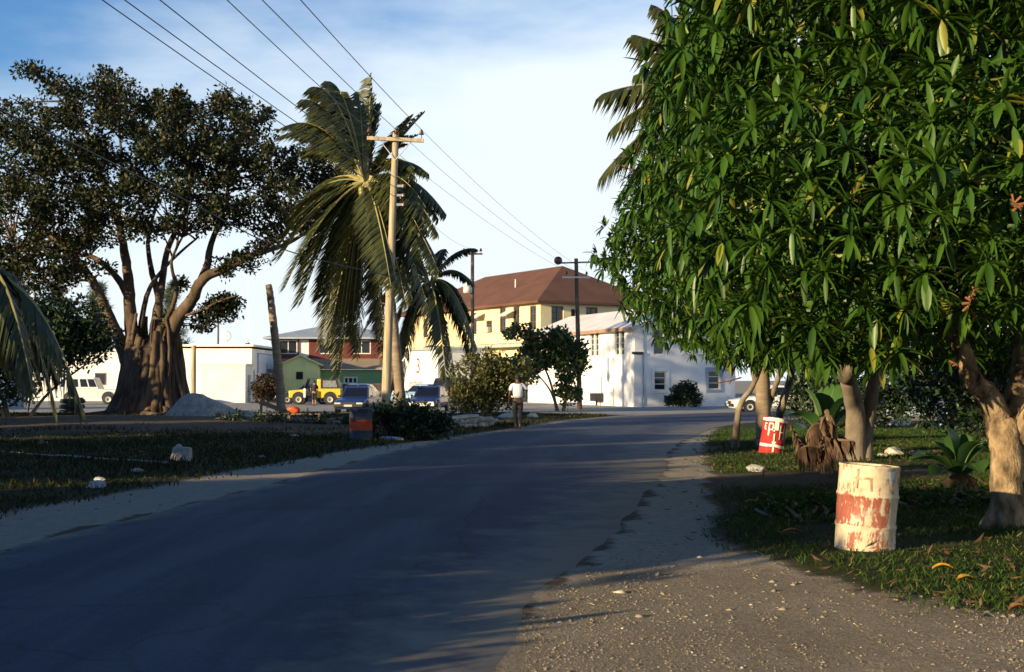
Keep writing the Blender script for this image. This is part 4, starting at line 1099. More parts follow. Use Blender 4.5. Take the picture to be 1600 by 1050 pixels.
tl = [px_tip(*q, S=S2) for q in [(940, 150, U2, V2, -.3, .75), (944, 266, U2, V2, .4, 1.3), (1028, 4, U2, V2, .2, .6), (1002, 102, U2, V2, .8, .7), (970, 300, U2, V2, .9, 1.6), (1090, -60, U2, V2, 0, .2), (1230, -40, U2, V2, .5, .4), (1330, 60, U2, V2, .3, .8), (1380, 200, U2, V2, .9, 1.2), (1330, 290, U2, V2, 1, 1.4), (1050, 40, U2, V2, 1.2, .5), (1150, 150, U2, V2, 3.2, .8), (955, 205, U2, V2, -.6, 1.1), (990, 60, U2, V2, -.4, .5)]]
palm('coconut palm standing behind the mango crowns with fronds poking out left', Vector((P(1200, 600, D2+1).x, D2+1.5, 0)), P(U2, V2, D2), (.1, 0, 0), tl, wind=(-.15, -.1, -.35), nuts=4, ll=1.05)

# palm frond reaching in from the left edge, on a young palm just outside
yp = Vector((P(-60, 600, 20).x, 20.0, 0)); ytop = yp+Vector((0, 0, 3.0)); S20 = 20/F
tl = [((130+60)*S20, 0, P(0, 610, 20).z-3.0-.3, 1.9), ((70+60)*S20, .5, P(0, 640, 20).z-3.0, 2.1), ((20+60)*S20, -.6, P(0, 560, 20).z-3, 1.6), ((60+60)*S20, -.3, P(0, 600, 20).z-3.2, 1.9), (-1.6, .5, .5, 1.3), (-1.2, -1, -.8, 1.2), (.4, 1.4, -.3, 1.4), (-.3, .6, 1.8, .5)]
palm('young palm at the left edge arching a dark frond over the verge', yp, ytop, (0, 0, 0), tl, r0=.16, r1=.11, nuts=0, wind=(0, 0, -.5), ll=.85, name='young_palm', group=None, dense=1)

# ---- the fig tree
fb = G(238, 655); fz = ground_z(fb.x, fb.y); fb = Vector((fb.x, fb.y, fz)); FD = fb.y
fig = thing('fig_tree', 'huge spreading fig tree with a bundled buttress trunk on the left', 'fig tree', fb, 0)
def f(u, v, dy=0.0): return P(u, v, FD+dy) - fb
mb = MB()
trunk_pts = [Vector((0, 0, -.3)), f(240, 640), f(238, 600), f(238, 560), f(240, 530)]
c = catmull(trunk_pts, 5); mb.tube(c, [1.2-.012*i for i in range(17)]+[1.1, .95, .8, .6], 22, wob=.05)
fr = random.Random(5)
for k in range(84):                                                   # fused aerial roots running down the trunk
    a = 2*PI*k/84+fr.uniform(-.08, .08); h = fr.uniform(2.6, 4.6); r_b = fr.uniform(.1, .95); rr = fr.uniform(.07, .2)
    pts = []; ph_ = fr.uniform(0, 6)
    for q in range(11):
        t = q/10; rad = 1.2 + r_b*(1-t)**4 - .30*t**3 + .06*math.sin(5*t+ph_); aa = a+.09*math.sin(4*t+ph_)+fr.uniform(-.02, .02)
        pts.append(Vector((math.cos(aa)*rad, math.sin(aa)*rad*.9, h*t-.12)))
    mb.tube(pts, [rr*(1.35-.7*q/10) for q in range(11)], 7, wob=.12)
for k in range(12):                                                   # roots snaking off over the marl
    a = fr.uniform(-2.6, .5); L = fr.uniform(1.2, 3.4); pts = [Vector((math.cos(a)*1.7, math.sin(a)*1.5, .3))]
    for q in range(1, 7): pts.append(Vector((math.cos(a+.1*q*fr.uniform(-1, 1))*(1.3+L*q/6), math.sin(a+.1*q*fr.uniform(-1, 1))*(1.1+L*q/6), .3*(1-q/6)**1.5-.05)))
    mb.tube(pts, [.2-.028*q for q in range(7)], 7, wob=.1)
nodes = []
LM = [([(210, 600), (190, 540), (168, 490), (145, 440), (110, 395), (60, 350)], .46, .14, -.3), ([(222, 600), (208, 540), (203, 470), (197, 410), (185, 350), (160, 280)], .52, .15, .2),
      ([(235, 590), (240, 520), (252, 450), (262, 390), (290, 330), (300, 270)], .33, .1, 1.0), ([(250, 590), (272, 510), (300, 468), (318, 435), (355, 418), (400, 395), (450, 360)], .50, .12, -.5),
      ([(300, 468), (322, 420), (330, 380), (352, 320), (360, 260)], .30, .09, .3), ([(245, 560), (248, 470), (236, 420), (232, 370), (250, 300)], .28, .08, 1.4),
      ([(250, 520), (275, 460), (268, 410), (285, 370)], .16, .06, -1.0), ([(215, 560), (225, 480), (240, 440), (270, 405), (310, 370)], .2, .06, .8),
      ([(203, 470), (180, 430), (140, 400), (80, 400), (20, 380)], .24, .07, .6), ([(390, 400), (450, 380), (500, 345), (530, 300)], .16, .05, .3),
      ([(160, 280), (130, 200), (90, 150), (45, 100)], .13, .04, 0), ([(185, 350), (190, 250), (180, 160)], .14, .04, .5), ([(300, 270), (280, 200), (270, 160)], .1, .04, .5),
      ([(255, 500), (300, 490), (345, 470), (368, 462)], .10, .03, -1.2)]
for pts, r0, r1, dy in LM:
    nodes += limb(mb, [f(u, v, dy*min(1, i/2)*(1.0 if i < 3 else 2.2)) for i, (u, v) in enumerate(pts)], r0*.78, r1*.72, 10)
# leafy masses (px centre, px radius), each filled through several depths
FM = [(45, 108, 14, .2), (75, 130, 22, .3), (110, 150, 26, .3), (140, 175, 40, .5), (180, 150, 36, .7), (165, 125, 18, .3), (200, 180, 40, .8), (60, 200, 46, .8), (20, 190, 40, .8), (110, 215, 56, 1.2), (180, 220, 56, 1.2), (245, 205, 52, 1.2), (300, 210, 52, 1.2), (265, 160, 26, .5), (285, 155, 16, .3),
      (355, 220, 46, 1.0), (360, 165, 24, .5), (345, 160, 14, .3), (385, 195, 22, .4), (410, 178, 12, .2), (400, 235, 40, .8), (430, 265, 40, .8), (470, 255, 34, .6), (505, 260, 32, .6), (530, 275, 24, .4), (500, 300, 32, .5), (460, 310, 40, .6), (480, 340, 26, .4), (440, 340, 36, .5), (420, 370, 26, .3), (385, 405, 22, .3), (350, 412, 18, .2), (400, 385, 20, .2),
      (30, 260, 60, 1.4), (100, 280, 62, 1.5), (170, 285, 62, 1.5), (240, 270, 60, 1.5), (310, 275, 60, 1.5), (370, 290, 52, 1.3), (40, 330, 56, 1.2), (110, 345, 54, 1.1), (175, 345, 46, .9), (240, 335, 44, .8), (300, 335, 42, .7), (355, 340, 40, .7), (20, 385, 44, .8), (80, 400, 44, .8), (135, 400, 34, .6), (20, 440, 40, .6), (70, 445, 36, .5), (-30, 300, 60, 1), (-40, 220, 50, 1), (-30, 400, 50, .8), (110, 425, 20, .3),
      (335, 480, 20, .35), (360, 470, 16, .3), (310, 500, 20, .3), (350, 490, 14, .2), (290, 440, 12, .12), (265, 495, 12, .15)]
cc, cr = [], []
for (u, v, r, w) in FM:
    depth = min(5.5, 1.2 + r*.07) if v < 430 else .8
    for k in range(max(3, int(w*26))):
        a = R.uniform(0, 2*PI); q = math.sqrt(R.random())*r
        dy = R.uniform(-1, 1)*depth
        cc.append(tuple(f(u+math.cos(a)*q, v+math.sin(a)*q*.8, dy))); cr.append(R.uniform(.3, .62))
cc = np.array(cc)
twigs_to(mb, cc, nodes, .05, .012, every=2, droop=.12)
tk = mb.build('trunk', M_figbark, fig, smooth=True)
V, f3 = leaf_cloud(cc, np.array(cr), 60, .21, .12, flat=.8)
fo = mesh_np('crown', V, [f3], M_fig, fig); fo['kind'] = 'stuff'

# ---- casuarinas behind it, further trees
def feathery(label, base, h, w, seed, n=60, mat=M_caslf):
    t = thing('casuarina_tree', label, 'casuarina', base, 0, 'feathery trees behind the fig')
    rr = random.Random(seed); mb = MB()
    mb.tube([(0,0,-.2), (.1,0,h*.4), (.2,.1,h*.75), (.15,0,h)], [.22,.16,.09,.02], 7)
    cc = []
    for k in range(n):
        z = h*rr.uniform(.22, .98); L = w*(1.05-z/h)*rr.uniform(.4, 1)+.3; a = rr.uniform(0, 2*PI)
        e = Vector((math.cos(a)*L, math.sin(a)*L, z+L*.35)); mb.tube([(0.1,0,z), e*.5+Vector((0,0,z*.5-.05)), e], [.04,.025,.008], 4, cap=False)
        for q in range(7): cc.append(tuple(Vector((0.1, 0, z)).lerp(e, .3+.7*q/6)+Vector((rr.uniform(-.2,.2), rr.uniform(-.2,.2), rr.uniform(-.2,.1)))))
    mb.build('trunk', M_figbark, t, smooth=True)
    C = np.repeat(np.array(cc), 22, 0); nn_ = len(C); D = rand_dir(nn_, .4)
    V, f3 = leaves_simple(C+rng.normal(0, .12, (nn_, 3)), D, rand_dir(nn_), rng.uniform(.4, .8, nn_), np.full(nn_, .045))
    fo = mesh_np('crown', V, [f3], mat, t); fo['kind'] = 'stuff'
for u, D, h, w, s, l in ((150, 128, 11.5, 3.2, 1, 'feathery casuarina seen between the fig limbs on the left'), (85, 122, 12.5, 4.0, 2, 'feathery casuarina left of the fig trunk under its crown'), (268, 126, 11.5, 3.0, 3, 'feathery casuarina seen through the fork of the fig tree'), (20, 118, 12.5, 4.0, 4, 'feathery casuarina at the far left under the fig crown')):
    feathery(l, (P(u, 600, D).x, D, 0), h, w, s)

def bush(name, label, base, blobs, n, leaf, wd, mat, stems=5, cat='bush', per=30, group=None, rad=.3):
    base = Vector(base); t = thing(name, label, cat, base, 0, group)
    mb = MB(); cc = []
    vol = np.array([r[0]*r[1]*r[2] for _, r in blobs]); vol = vol**.67; vol /= vol.sum()
    for (c, r), w in zip(blobs, vol):
        k = max(3, int(n*w)); d = rand_dir(k)*(rng.uniform(.35, 1, k)**.5)[:, None]
        cc.append(np.array(c)+d*np.array(r))
    cc = np.concatenate(cc); cc = cc[cc[:, 2] > .08]
    tops = rng.permutation(len(cc))[:stems]
    nodes = []
    for i in range(stems):
        e = Vector(cc[tops[i]]); b0 = Vector((e.x*.12, e.y*.12, -.1))
        nodes += limb(mb, [b0, b0.lerp(e, .35)+Vector((R.uniform(-.1,.1), R.uniform(-.1,.1), e.z*.15)), e], .06+.012*e.z, .02, 6)
    twigs_to(mb, cc[rng.permutation(len(cc))[:45]], nodes, .022, .008)
    mb.build('stem', M_barkgrey, t, smooth=True)
    V, f3 = leaf_cloud(cc, rad, per, leaf, wd, flat=.9)
    fo = mesh_np('foliage', V, [f3], mat, t); fo['kind'] = 'stuff'
    return t

# low dark broadleaf tree at the far left, in the shade
bush('dark_tree', 'low dark broadleaf tree spreading below the fig crown at the far left', (P(20, 600, 46).x, 46, .1),
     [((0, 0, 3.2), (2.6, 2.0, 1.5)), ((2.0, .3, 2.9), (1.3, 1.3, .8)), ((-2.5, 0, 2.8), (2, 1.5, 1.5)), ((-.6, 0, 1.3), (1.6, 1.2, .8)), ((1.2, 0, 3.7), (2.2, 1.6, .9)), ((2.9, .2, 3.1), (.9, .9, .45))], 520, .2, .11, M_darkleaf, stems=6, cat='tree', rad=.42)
bush('sea_grape', 'sea grape tree with round leaves beside the walking man', G(878, 642), [((-.6, 0, 3.9), (1.3, 1.1, .55)), ((.35, 0, 3.35), (.95, 1, .6)), ((-2.4, 0, 4.3), (.9, .7, .35)), ((-1.5, .2, 2.9), (1.2, 1.2, .8)), ((-2.3, -.2, 2.1), (1.1, 1, .7)), ((.25, -.1, 2.2), (.6, .7, .75)), ((.35, -.1, .95), (.55, .6, .5)), ((.9, 0, 2.9), (.45, .5, .7))], 240, .24, .21, M_seagrape, stems=5, cat='tree', rad=.36, per=24)
bush('roadside_shrub', 'rounded olive green shrub at the end of the stone planter', G(752, 668), [((-.25, 0, 1.75), (.95, .9, .8)), ((-.35, 0, .95), (.85, .8, .7)), ((.7, .1, 1.75), (.75, .8, .7)), ((1.3, .1, 2.0), (.7, .7, .4)), ((.3, 0, 2.3), (.6, .6, .35)), ((.2, -.2, 1.0), (.6, .6, .5)), ((.9, .1, 1.1), (.5, .5, .5))], 230, .15, .08, M_shrubleaf, stems=6, rad=.3)
bush('dark_shrub', 'dense dark shrub around the foot of the palms and pole', G(618, 688), [((0, 0, .55), (.85, .7, .6)), ((.75, .2, .5), (.7, .7, .5)), ((-.6, .2, .4), (.6, .6, .45)), ((1.2, .2, .35), (.4, .4, .35))], 110, .15, .09, M_darkleaf, stems=5, rad=.24)
bush('black_shrub', 'dark shrub growing against the gable wall of the white building', (10.85, 81.2, 0), [((0, 0, .8), (.75, .5, .7)), ((.35, 0, 1.2), (.4, .4, .35)), ((-.5, 0, .4), (.5, .4, .4)), ((.7, 0, .5), (.4, .4, .4))], 110, .2, .1, M_darkleaf, stems=4, rad=.26)
bush('red_leaved_shrub', 'dark reddish shrub below the signboard on the store end', (P(418, 620, 96).x, 96, 0), [((0, 0, 1.3), (1.0, .8, 1.0)), ((-.5, 0, .8), (.7, .7, .8)), ((.6, 0, .7), (.6, .6, .6))], 70, .25, .14, leafmat('dark_red_leaf', (.02, .02, .008), (.05, .03, .012), (.25, .03, .02), trans=.1), stems=4, rad=.35)
bush('verge_weed', 'leafy weeds growing behind the plank bench', G(470, 672), [((0, 0, .3), (1.6, .5, .3)), ((2.2, .1, .25), (1.0, .4, .25)), ((-1.8, .2, .3), (1.2, .5, .35))], 120, .13, .07, M_darkleaf, stems=8, cat='weed', rad=.2, per=20)
bush('verge_weed', 'leafy weeds growing between gravel shoulder and the large drum', G(1255, 815), [((0, 0, .16), (.35, .3, .16)), ((.35, .25, .12), (.3, .3, .12)), ((-.2, .4, .1), (.3, .3, .1))], 60, .07, .045, M_grassbl, stems=6, cat='weed', rad=.12, per=20)
bush('verge_weed', 'low green weeds in front of the near mango trunk', G(1475, 795), [((0, 0, .14), (.8, .35, .14)), ((.8, .2, .12), (.5, .3, .12)), ((-.6, .3, .1), (.4, .3, .1))], 90, .06, .04, M_grassbl, stems=6, cat='weed', rad=.12, per=20)

# broad leaved banana plants
M_midrib = plain('green_midrib', (.12, .19, .06), .5, .1, 5)
def banana(name, label, base, leavesl, dry=8):
    t = thing(name, label, 'banana plant', base, 0)
    for (dx, dy, dz, arch, w) in leavesl:
        mb = MB(); n = 9; c = Vector((0, 0, .25)); e = Vector((dx, dy, dz)); m = Vector((dx*.4, dy*.4, dz*.6+arch))
        rows = []
        for k in range(n):
            tt = k/(n-1); p = c*(1-tt)**2+m*2*tt*(1-tt)+e*tt*tt; tg = ((m-c)*(1-tt)+(e-m)*tt).normalized()
            sd = tg.cross(Vector((0, 0, 1))); sd = sd.normalized() if sd.length > .1 else Vector((1, 0, 0)); nr = sd.cross(tg)
            ww = w*2.0*max(0.03, math.sin(PI*min(1, max(0, (tt-.16)/.86)))**.6) if tt > .16 else .03
            rows.append([p-sd*ww+nr*ww*.25, p-sd*ww*.5+nr*ww*.06, p, p+sd*ww*.5+nr*ww*.06, p+sd*ww+nr*ww*.25])
        vs = [q for r in rows for q in r]
        fs = [(i*5+j, i*5+j+1, (i+1)*5+j+1, (i+1)*5+j) for i in range(n-1) for j in range(4)]
        mb.add(vs, fs, 0); lf = mb.build('leaf', M_banana, t, smooth=True)
        q = MB(); q.tube([c]+[r[2]-Vector((0, 0, .006)) for r in rows], [.018-.0014*k for k in range(n+1)], 5); q.build('midrib', M_midrib, lf)
    for k in range(dry):
        q = MB(); a = 2*PI*k/dry; e = Vector((math.cos(a)*.3, math.sin(a)*.3, .03)); q.add([(-.03, 0, .4), (.03, 0, .4), e*.6+Vector((.06, 0, .25)), e*.6+Vector((-.05, .03, .22)), e], [(0, 1, 2, 3), (3, 2, 4)]); q.build('dead_leaf', M_dryleaf, t)
    q = MB(); q.tube([(0, 0, -.05), (0, 0, .3), (.02, 0, .45)], [.07, .06, .03], 8); q.build('stem', M_palmbark, t)
    return t
banana('banana_plant', 'small banana plant with broad green leaves left of the near trunk', G(1500, 778), [(-.75, -.1, .55, .35, .11), (-.15, .1, 1.0, .25, .12), (.25, -.25, .8, .35, .13), (.5, .1, .7, .4, .12), (-.5, -.35, .35, .35, .11), (.45, -.35, .4, .3, .11), (.1, -.5, .4, .45, .13), (-.3, .3, .8, .3, .11), (.1, .35, .9, .3, .1)])
banana('banana_plant', 'dark broad leaved plant in the shade left of the middle trunk', G(1290, 716), [(-.9, -.3, .95, .5, .2), (-.4, .1, 1.5, .4, .2), (.5, -.2, 1.3, .5, .2), (-.7, -.4, .6, .5, .18), (.3, .3, 1.6, .4, .18), (.8, 0, 1.0, .5, .18)], dry=5)
# dry hanging palm leaves beside the middle trunk
dp = thing('dry_palm', 'withered brown palm leaves drooping beside the middle mango trunk', 'dead palm', G(1292, 745), 0)
M_drystem = plain('dry_midrib', (.13, .085, .05), .8, .3, 5)
for k in range(22):
    a = 2*PI*k/22+R.uniform(-.2, .2); L = R.uniform(.15, .6); zt_ = R.uniform(.25, 1.15); ze = R.uniform(.02, .9)
    frond(dp, (0, 0, zt_), (math.cos(a)*L*.6, math.sin(a)*L*.5, zt_+R.uniform(-.05, .3)), (math.cos(a)*L, math.sin(a)*L*.9, ze), name='dead_frond', n=11, ll=R.uniform(.2, .34), wind=(R.uniform(-.4, .4), R.uniform(-.3, .3), -.7), droop=.8, mat=M_dryleaf, wdt=R.uniform(.05, .1), stem=M_drystem)
mb = MB(); mb.tube([(0, 0, -.1), (0, 0, 1.05)], [.12, .09], 8); mb.build('stem', M_palmbark, dp)
# dead palm trunk standing on the verge
ds = thing('dead_palm_trunk', 'bare leaning dead palm trunk by the plank bench', 'palm trunk', G(440, 652), 0)
mb = MB(); S_ = G(440, 652).y/F
pts = catmull([(0, 0, -.2), (-.1, 0, 1.6), (-.33, 0, 3.7), ((421-440)*S_, 0, 5.6), ((418-440)*S_, 0, 6.1)], 8); k = len(pts)-1
mb.tube(pts, [.23-.09*i/k+(.01 if i % 2 else -.008) for i in range(k)]+[.1], 10); mb.build('trunk', M_palmbark, ds, smooth=True)

# ------------------------------------------------------------------ drums
def drum_mat(kind):
    m, t, b = _nodes(kind)
    co = t.nodes.new('ShaderNodeTexCoord'); se = t.nodes.new('ShaderNodeSeparateXYZ'); t.links.new(co.outputs['Object'], se.inputs[0])
    z = se.outputs['Z']; x = se.outputs['X']
    n1 = noise_fac(t, 7, 6, .65); n2 = noise_fac(t, 26, 5, .7, stretch=(1, 1, .25)); n3 = noise_fac(t, 3.2, 4, .6)
    if kind == 'peeling_drum':
        cream = ramp(t, n1, [(.3, (.44, .35, .22)), (.65, (.66, .56, .39))]); rust = ramp(t, n2, [(.3, (.17, .042, .028)), (.7, (.36, .115, .07))])
        band = tmath(t, 'MULTIPLY', sstep(t, z, .285, .31), sstep(t, z, .60, .575))          # brown middle third
        bandx = tmath(t, 'MULTIPLY', band, sstep(t, x, .20, .10))
        low = tmath(t, 'MULTIPLY', sstep(t, z, .03, .10), sstep(t, z, .28, .22))
        lowx = tmath(t, 'MULTIPLY', tmath(t, 'MULTIPLY', low, sstep(t, x, .17, .08)), sstep(t, x, -.27, -.20))
        base = tmath(t, 'MULTIPLY_ADD', bandx, .30, tmath(t, 'MULTIPLY_ADD', lowx, .17, .01))
        v = tmath(t, 'ADD', base, tmath(t, 'MULTIPLY_ADD', n2, 1.6, tmath(t, 'MULTIPLY_ADD', n3, 1.2, -1.14)))
        f_ = sstep(t, v, .34, .54)
        c = mixc(t, f_, cream, rust)
        g = tmath(t, 'MULTIPLY', sstep(t, noise_fac(t, 4.5, 5, .6), .60, .68), .55)
        c = mixc(t, g, c, (.34, .33, .27))
        w = tmath(t, 'MULTIPLY', sstep(t, noise_fac(t, 6.5, 3, .4), .60, .64), sstep(t, x, .02, .12))
        c = mixc(t, tmath(t, 'MULTIPLY', w, .85), c, (.80, .77, .72))
    elif kind == 'red_drum':
        c = ramp(t, n1, [(.3, (.30, .018, .014)), (.7, (.50, .035, .024))])
        ch = sstep(t, n2, .66, .74); c = mixc(t, tmath(t, 'MULTIPLY', ch, .6), c, (.20, .06, .04))
    else:
        band = tmath(t, 'MULTIPLY', sstep(t, z, .33, .335), sstep(t, z, .62, .615))
        c = mixc(t, band, ramp(t, n1, [(.3, (.035, .045, .06)), (.7, (.075, .09, .115))]), ramp(t, n1, [(.3, (.40, .06, .02)), (.7, (.62, .10, .03))]))
        c = mixc(t, tmath(t, 'MULTIPLY', sstep(t, n2, .62, .72), .5), c, (.12, .06, .035))
    t.links.new(c, b.inputs['Base Color']); b.inputs['Roughness'].default_value = .7; b.inputs['Specular IOR Level'].default_value = .3
    bump(t, b, tmath(t, 'MULTIPLY_ADD', n2, .6, n1), .006, .6)
    return m
def drum(label, base, h, r, mat, tilt=(0, 0), name='oil_drum'):
    t = thing(name, label, 'oil drum', base, 0, 'old oil drums along the verge')
    t.rotation_euler = (tilt[0], tilt[1], 0)
    prof = [(r*.2, .012), (r*.97, .012), (r*.985, 0), (r*1.02, .004), (r*1.02, .02), (r, .03)]
    for zz in (h*.335, h*.665):
        prof += [(r, zz-.035), (r*1.012, zz-.02), (r*1.035, zz-.006), (r*1.035, zz+.006), (r*1.012, zz+.02), (r, zz+.035)]
    prof += [(r, h-.03), (r*1.02, h-.02), (r*1.02, h-.003), (r*.985, h), (r*.965, h-.004), (r*.96, h-.03)]
    mb = MB()
    mb.lathe(prof, 40, cap=False)
    rr = random.Random(int(h*1000))
    den = [(rr.uniform(-PI, PI), rr.uniform(.1, h-.1), rr.uniform(.08, .16), rr.uniform(.006, .018)) for _ in range(16)]
    for i, v in enumerate(mb.v):
        a = math.atan2(v[1], v[0]); d = 0
        for (da, dz, s_, k) in den:
            q = ((math.atan2(math.sin(a-da), math.cos(a-da))*r)**2+(v[2]-dz)**2)/s_**2
            d += k*math.exp(-q)
        s2 = 1-d/r; mb.v[i] = (v[0]*s2, v[1]*s2, v[2])
    mb.build('shell', mat, t, smooth=True)
    q = MB(); q.lathe([(.01, h-.028), (r*.958, h-.028), (r*.958, h-.02), (.01, h-.02)], 32, cap=True); q.build('lid', mat, t)
    q = MB(); q.lathe([(.03, h-.019), (.035, h-.008), (.02, h-.004)], 10, (r*.6, .1, 0)); q.build('bung', M_metal, t)
    return t
def stroke(parent, pts, w, r, mat, name='paint_stroke'):
    """a brush stroke lying on a drum: pts are (angle, height), angle 0 faces the road side"""
    vs = []; fs = []
    P2 = []
    for i in range(len(pts)-1):
        for k in range(4): P2.append((pts[i][0]+(pts[i+1][0]-pts[i][0])*k/4, pts[i][1]+(pts[i+1][1]-pts[i][1])*k/4))
    P2.append(pts[-1])
    for i, (a, z) in enumerate(P2):
        a2, z2 = P2[min(i+1, len(P2)-1)]; a1, z1 = P2[max(i-1, 0)]
        tx, tz = (a2-a1)*r, z2-z1; L = math.hypot(tx, tz)+1e-9; nx, nz_ = -tz/L, tx/L
        ww = w*R.uniform(.8, 1.15)/2
        for s_ in (-1, 1):
            aa = a+nx*ww*s_/r; vs.append((math.sin(aa)*r, -math.cos(aa)*r, z+nz_*ww*s_))
    fs = [(2*i, 2*i+1, 2*i+3, 2*i+2) for i in range(len(P2)-1)]
    mb = MB(); mb.add(vs, fs); return mb.build(name, mat, parent)
gp = G(1363, 872)
d1 = drum('large peeling cream and rust brown drum on the grass', (gp.x, gp.y+.29, -.01), .885, .292, drum_mat('peeling_drum'), tilt=(.0, .07))
M_rustpaint = plain('rust_red_paint', (.46, .27, .17), .8, .45, 14)
for pts in ([(-.62, .85), (-.66, .66)], [(-.70, .755), (-.14, .765)], [(-.2, .76), (-.16, .64)], [(.30, .77), (.5, .70), (.70, .63)]): stroke(d1, pts, .020, .2945, M_rustpaint)
gp = G(1209, 711)
d2 = drum('red drum with white painted letters leaning against a mango stem', (gp.x-.02, gp.y+.28, .0), .84, .275, drum_mat('red_drum'), tilt=(-.03, .155))
M_wpaint = plain('white_brushed_paint', (.80, .76, .68), .7, .12, 14)
rr2 = .2795
for pts, w in (([(-1.5, .795), (-.75, .79), (0, .80), (.75, .79), (1.5, .795)], .085), ([(-1.5, .20), (-.6, .195), (0, .21), (.6, .19), (1.5, .2)], .06), ([(-.02, .78), (.0, .56)], .1), ([(-.1, .545), (-.28, .535)], .03),
               ([(-.62, .70), (-.60, .42)], .03), ([(-.62, .70), (-.32, .70), (-.28, .62), (-.34, .56), (-.60, .56)], .03), ([(-1.02, .70), (-1.0, .56)], .028), ([(-1.0, .69), (-.84, .69)], .026), ([(-1.0, .62), (-.86, .62)], .024), ([(-1.0, .56), (-.84, .56)], .026),
               ([(.32, .68), (.34, .36)], .028), ([(.72, .68), (.74, .36)], .028), ([(.33, .53), (.73, .52)], .028), ([(1.12, .66), (1.14, .38)], .026), ([(-.12, .48), (-.1, .36), (-.08, .23)], .03), ([(-.2, .30), (-.08, .22), (.08, .30)], .028), ([(-.07, .19), (-.05, .05)], .04)):
    stroke(d2, pts, w, rr2, M_wpaint)
gp = G(564, 691)
drum('dark blue drum with an orange band standing at the left verge', (gp.x, gp.y, .0), .93, .32, drum_mat('blue_orange_drum'))

# ------------------------------------------------------------------ vehicles
def wheel(parent, x, y, r, w, side, rimm):
    mb = MB(); mb.lathe([(r*.55, -w/2), (r*.9, -w/2), (r, -w*.3), (r, w*.3), (r*.9, w/2), (r*.55, w/2)], 18, (x, y, r), axis='Y'); wh = mb.build('wheel', M_tyre, parent, smooth=True)
    yo = y + side*(w/2-.02)
    q = MB(); q.lathe([(.02, -.02), (r*.3, -.02), (r*.55, -.035), (r*.6, .0), (r*.6, .03), (.02, .03)] if side < 0 else [(.02, -.03), (r*.6, -.03), (r*.6, 0), (r*.55, .035), (r*.3, .02), (.02, .02)], 14, (x, yo, r), axis='Y'); rm = q.build('rim', rimm, wh)
    q = MB()
    for k in range(5):
        a = 2*PI*k/5; q.box((x+math.cos(a)*r*.4, yo+side*.035, r+math.sin(a)*r*.4), (r*.1, .01, r*.16), ry=-a)
    return wh
def glass_quad(parent, name, pts, mat, push=.006, mu=.06, mv=.08):
    a, b, c, d = [Vector(p) for p in pts]; n = (b-a).cross(d-a).normalized()
    def bl(u, v): return (a*(1-u)+b*u)*(1-v)+(d*(1-u)+c*u)*v
    p = [bl(mu, mv)+n*push, bl(1-mu, mv)+n*push, bl(1-mu, 1-mv)+n*push, bl(mu, 1-mv)+n*push]
    q = MB(); q.add(p + [v-n*.004 for v in p], [(0,1,2,3), (7,6,5,4), (0,4,5,1), (1,5,6,2), (2,6,7,3), (3,7,4,0)])
    return q.build(name, mat, parent)
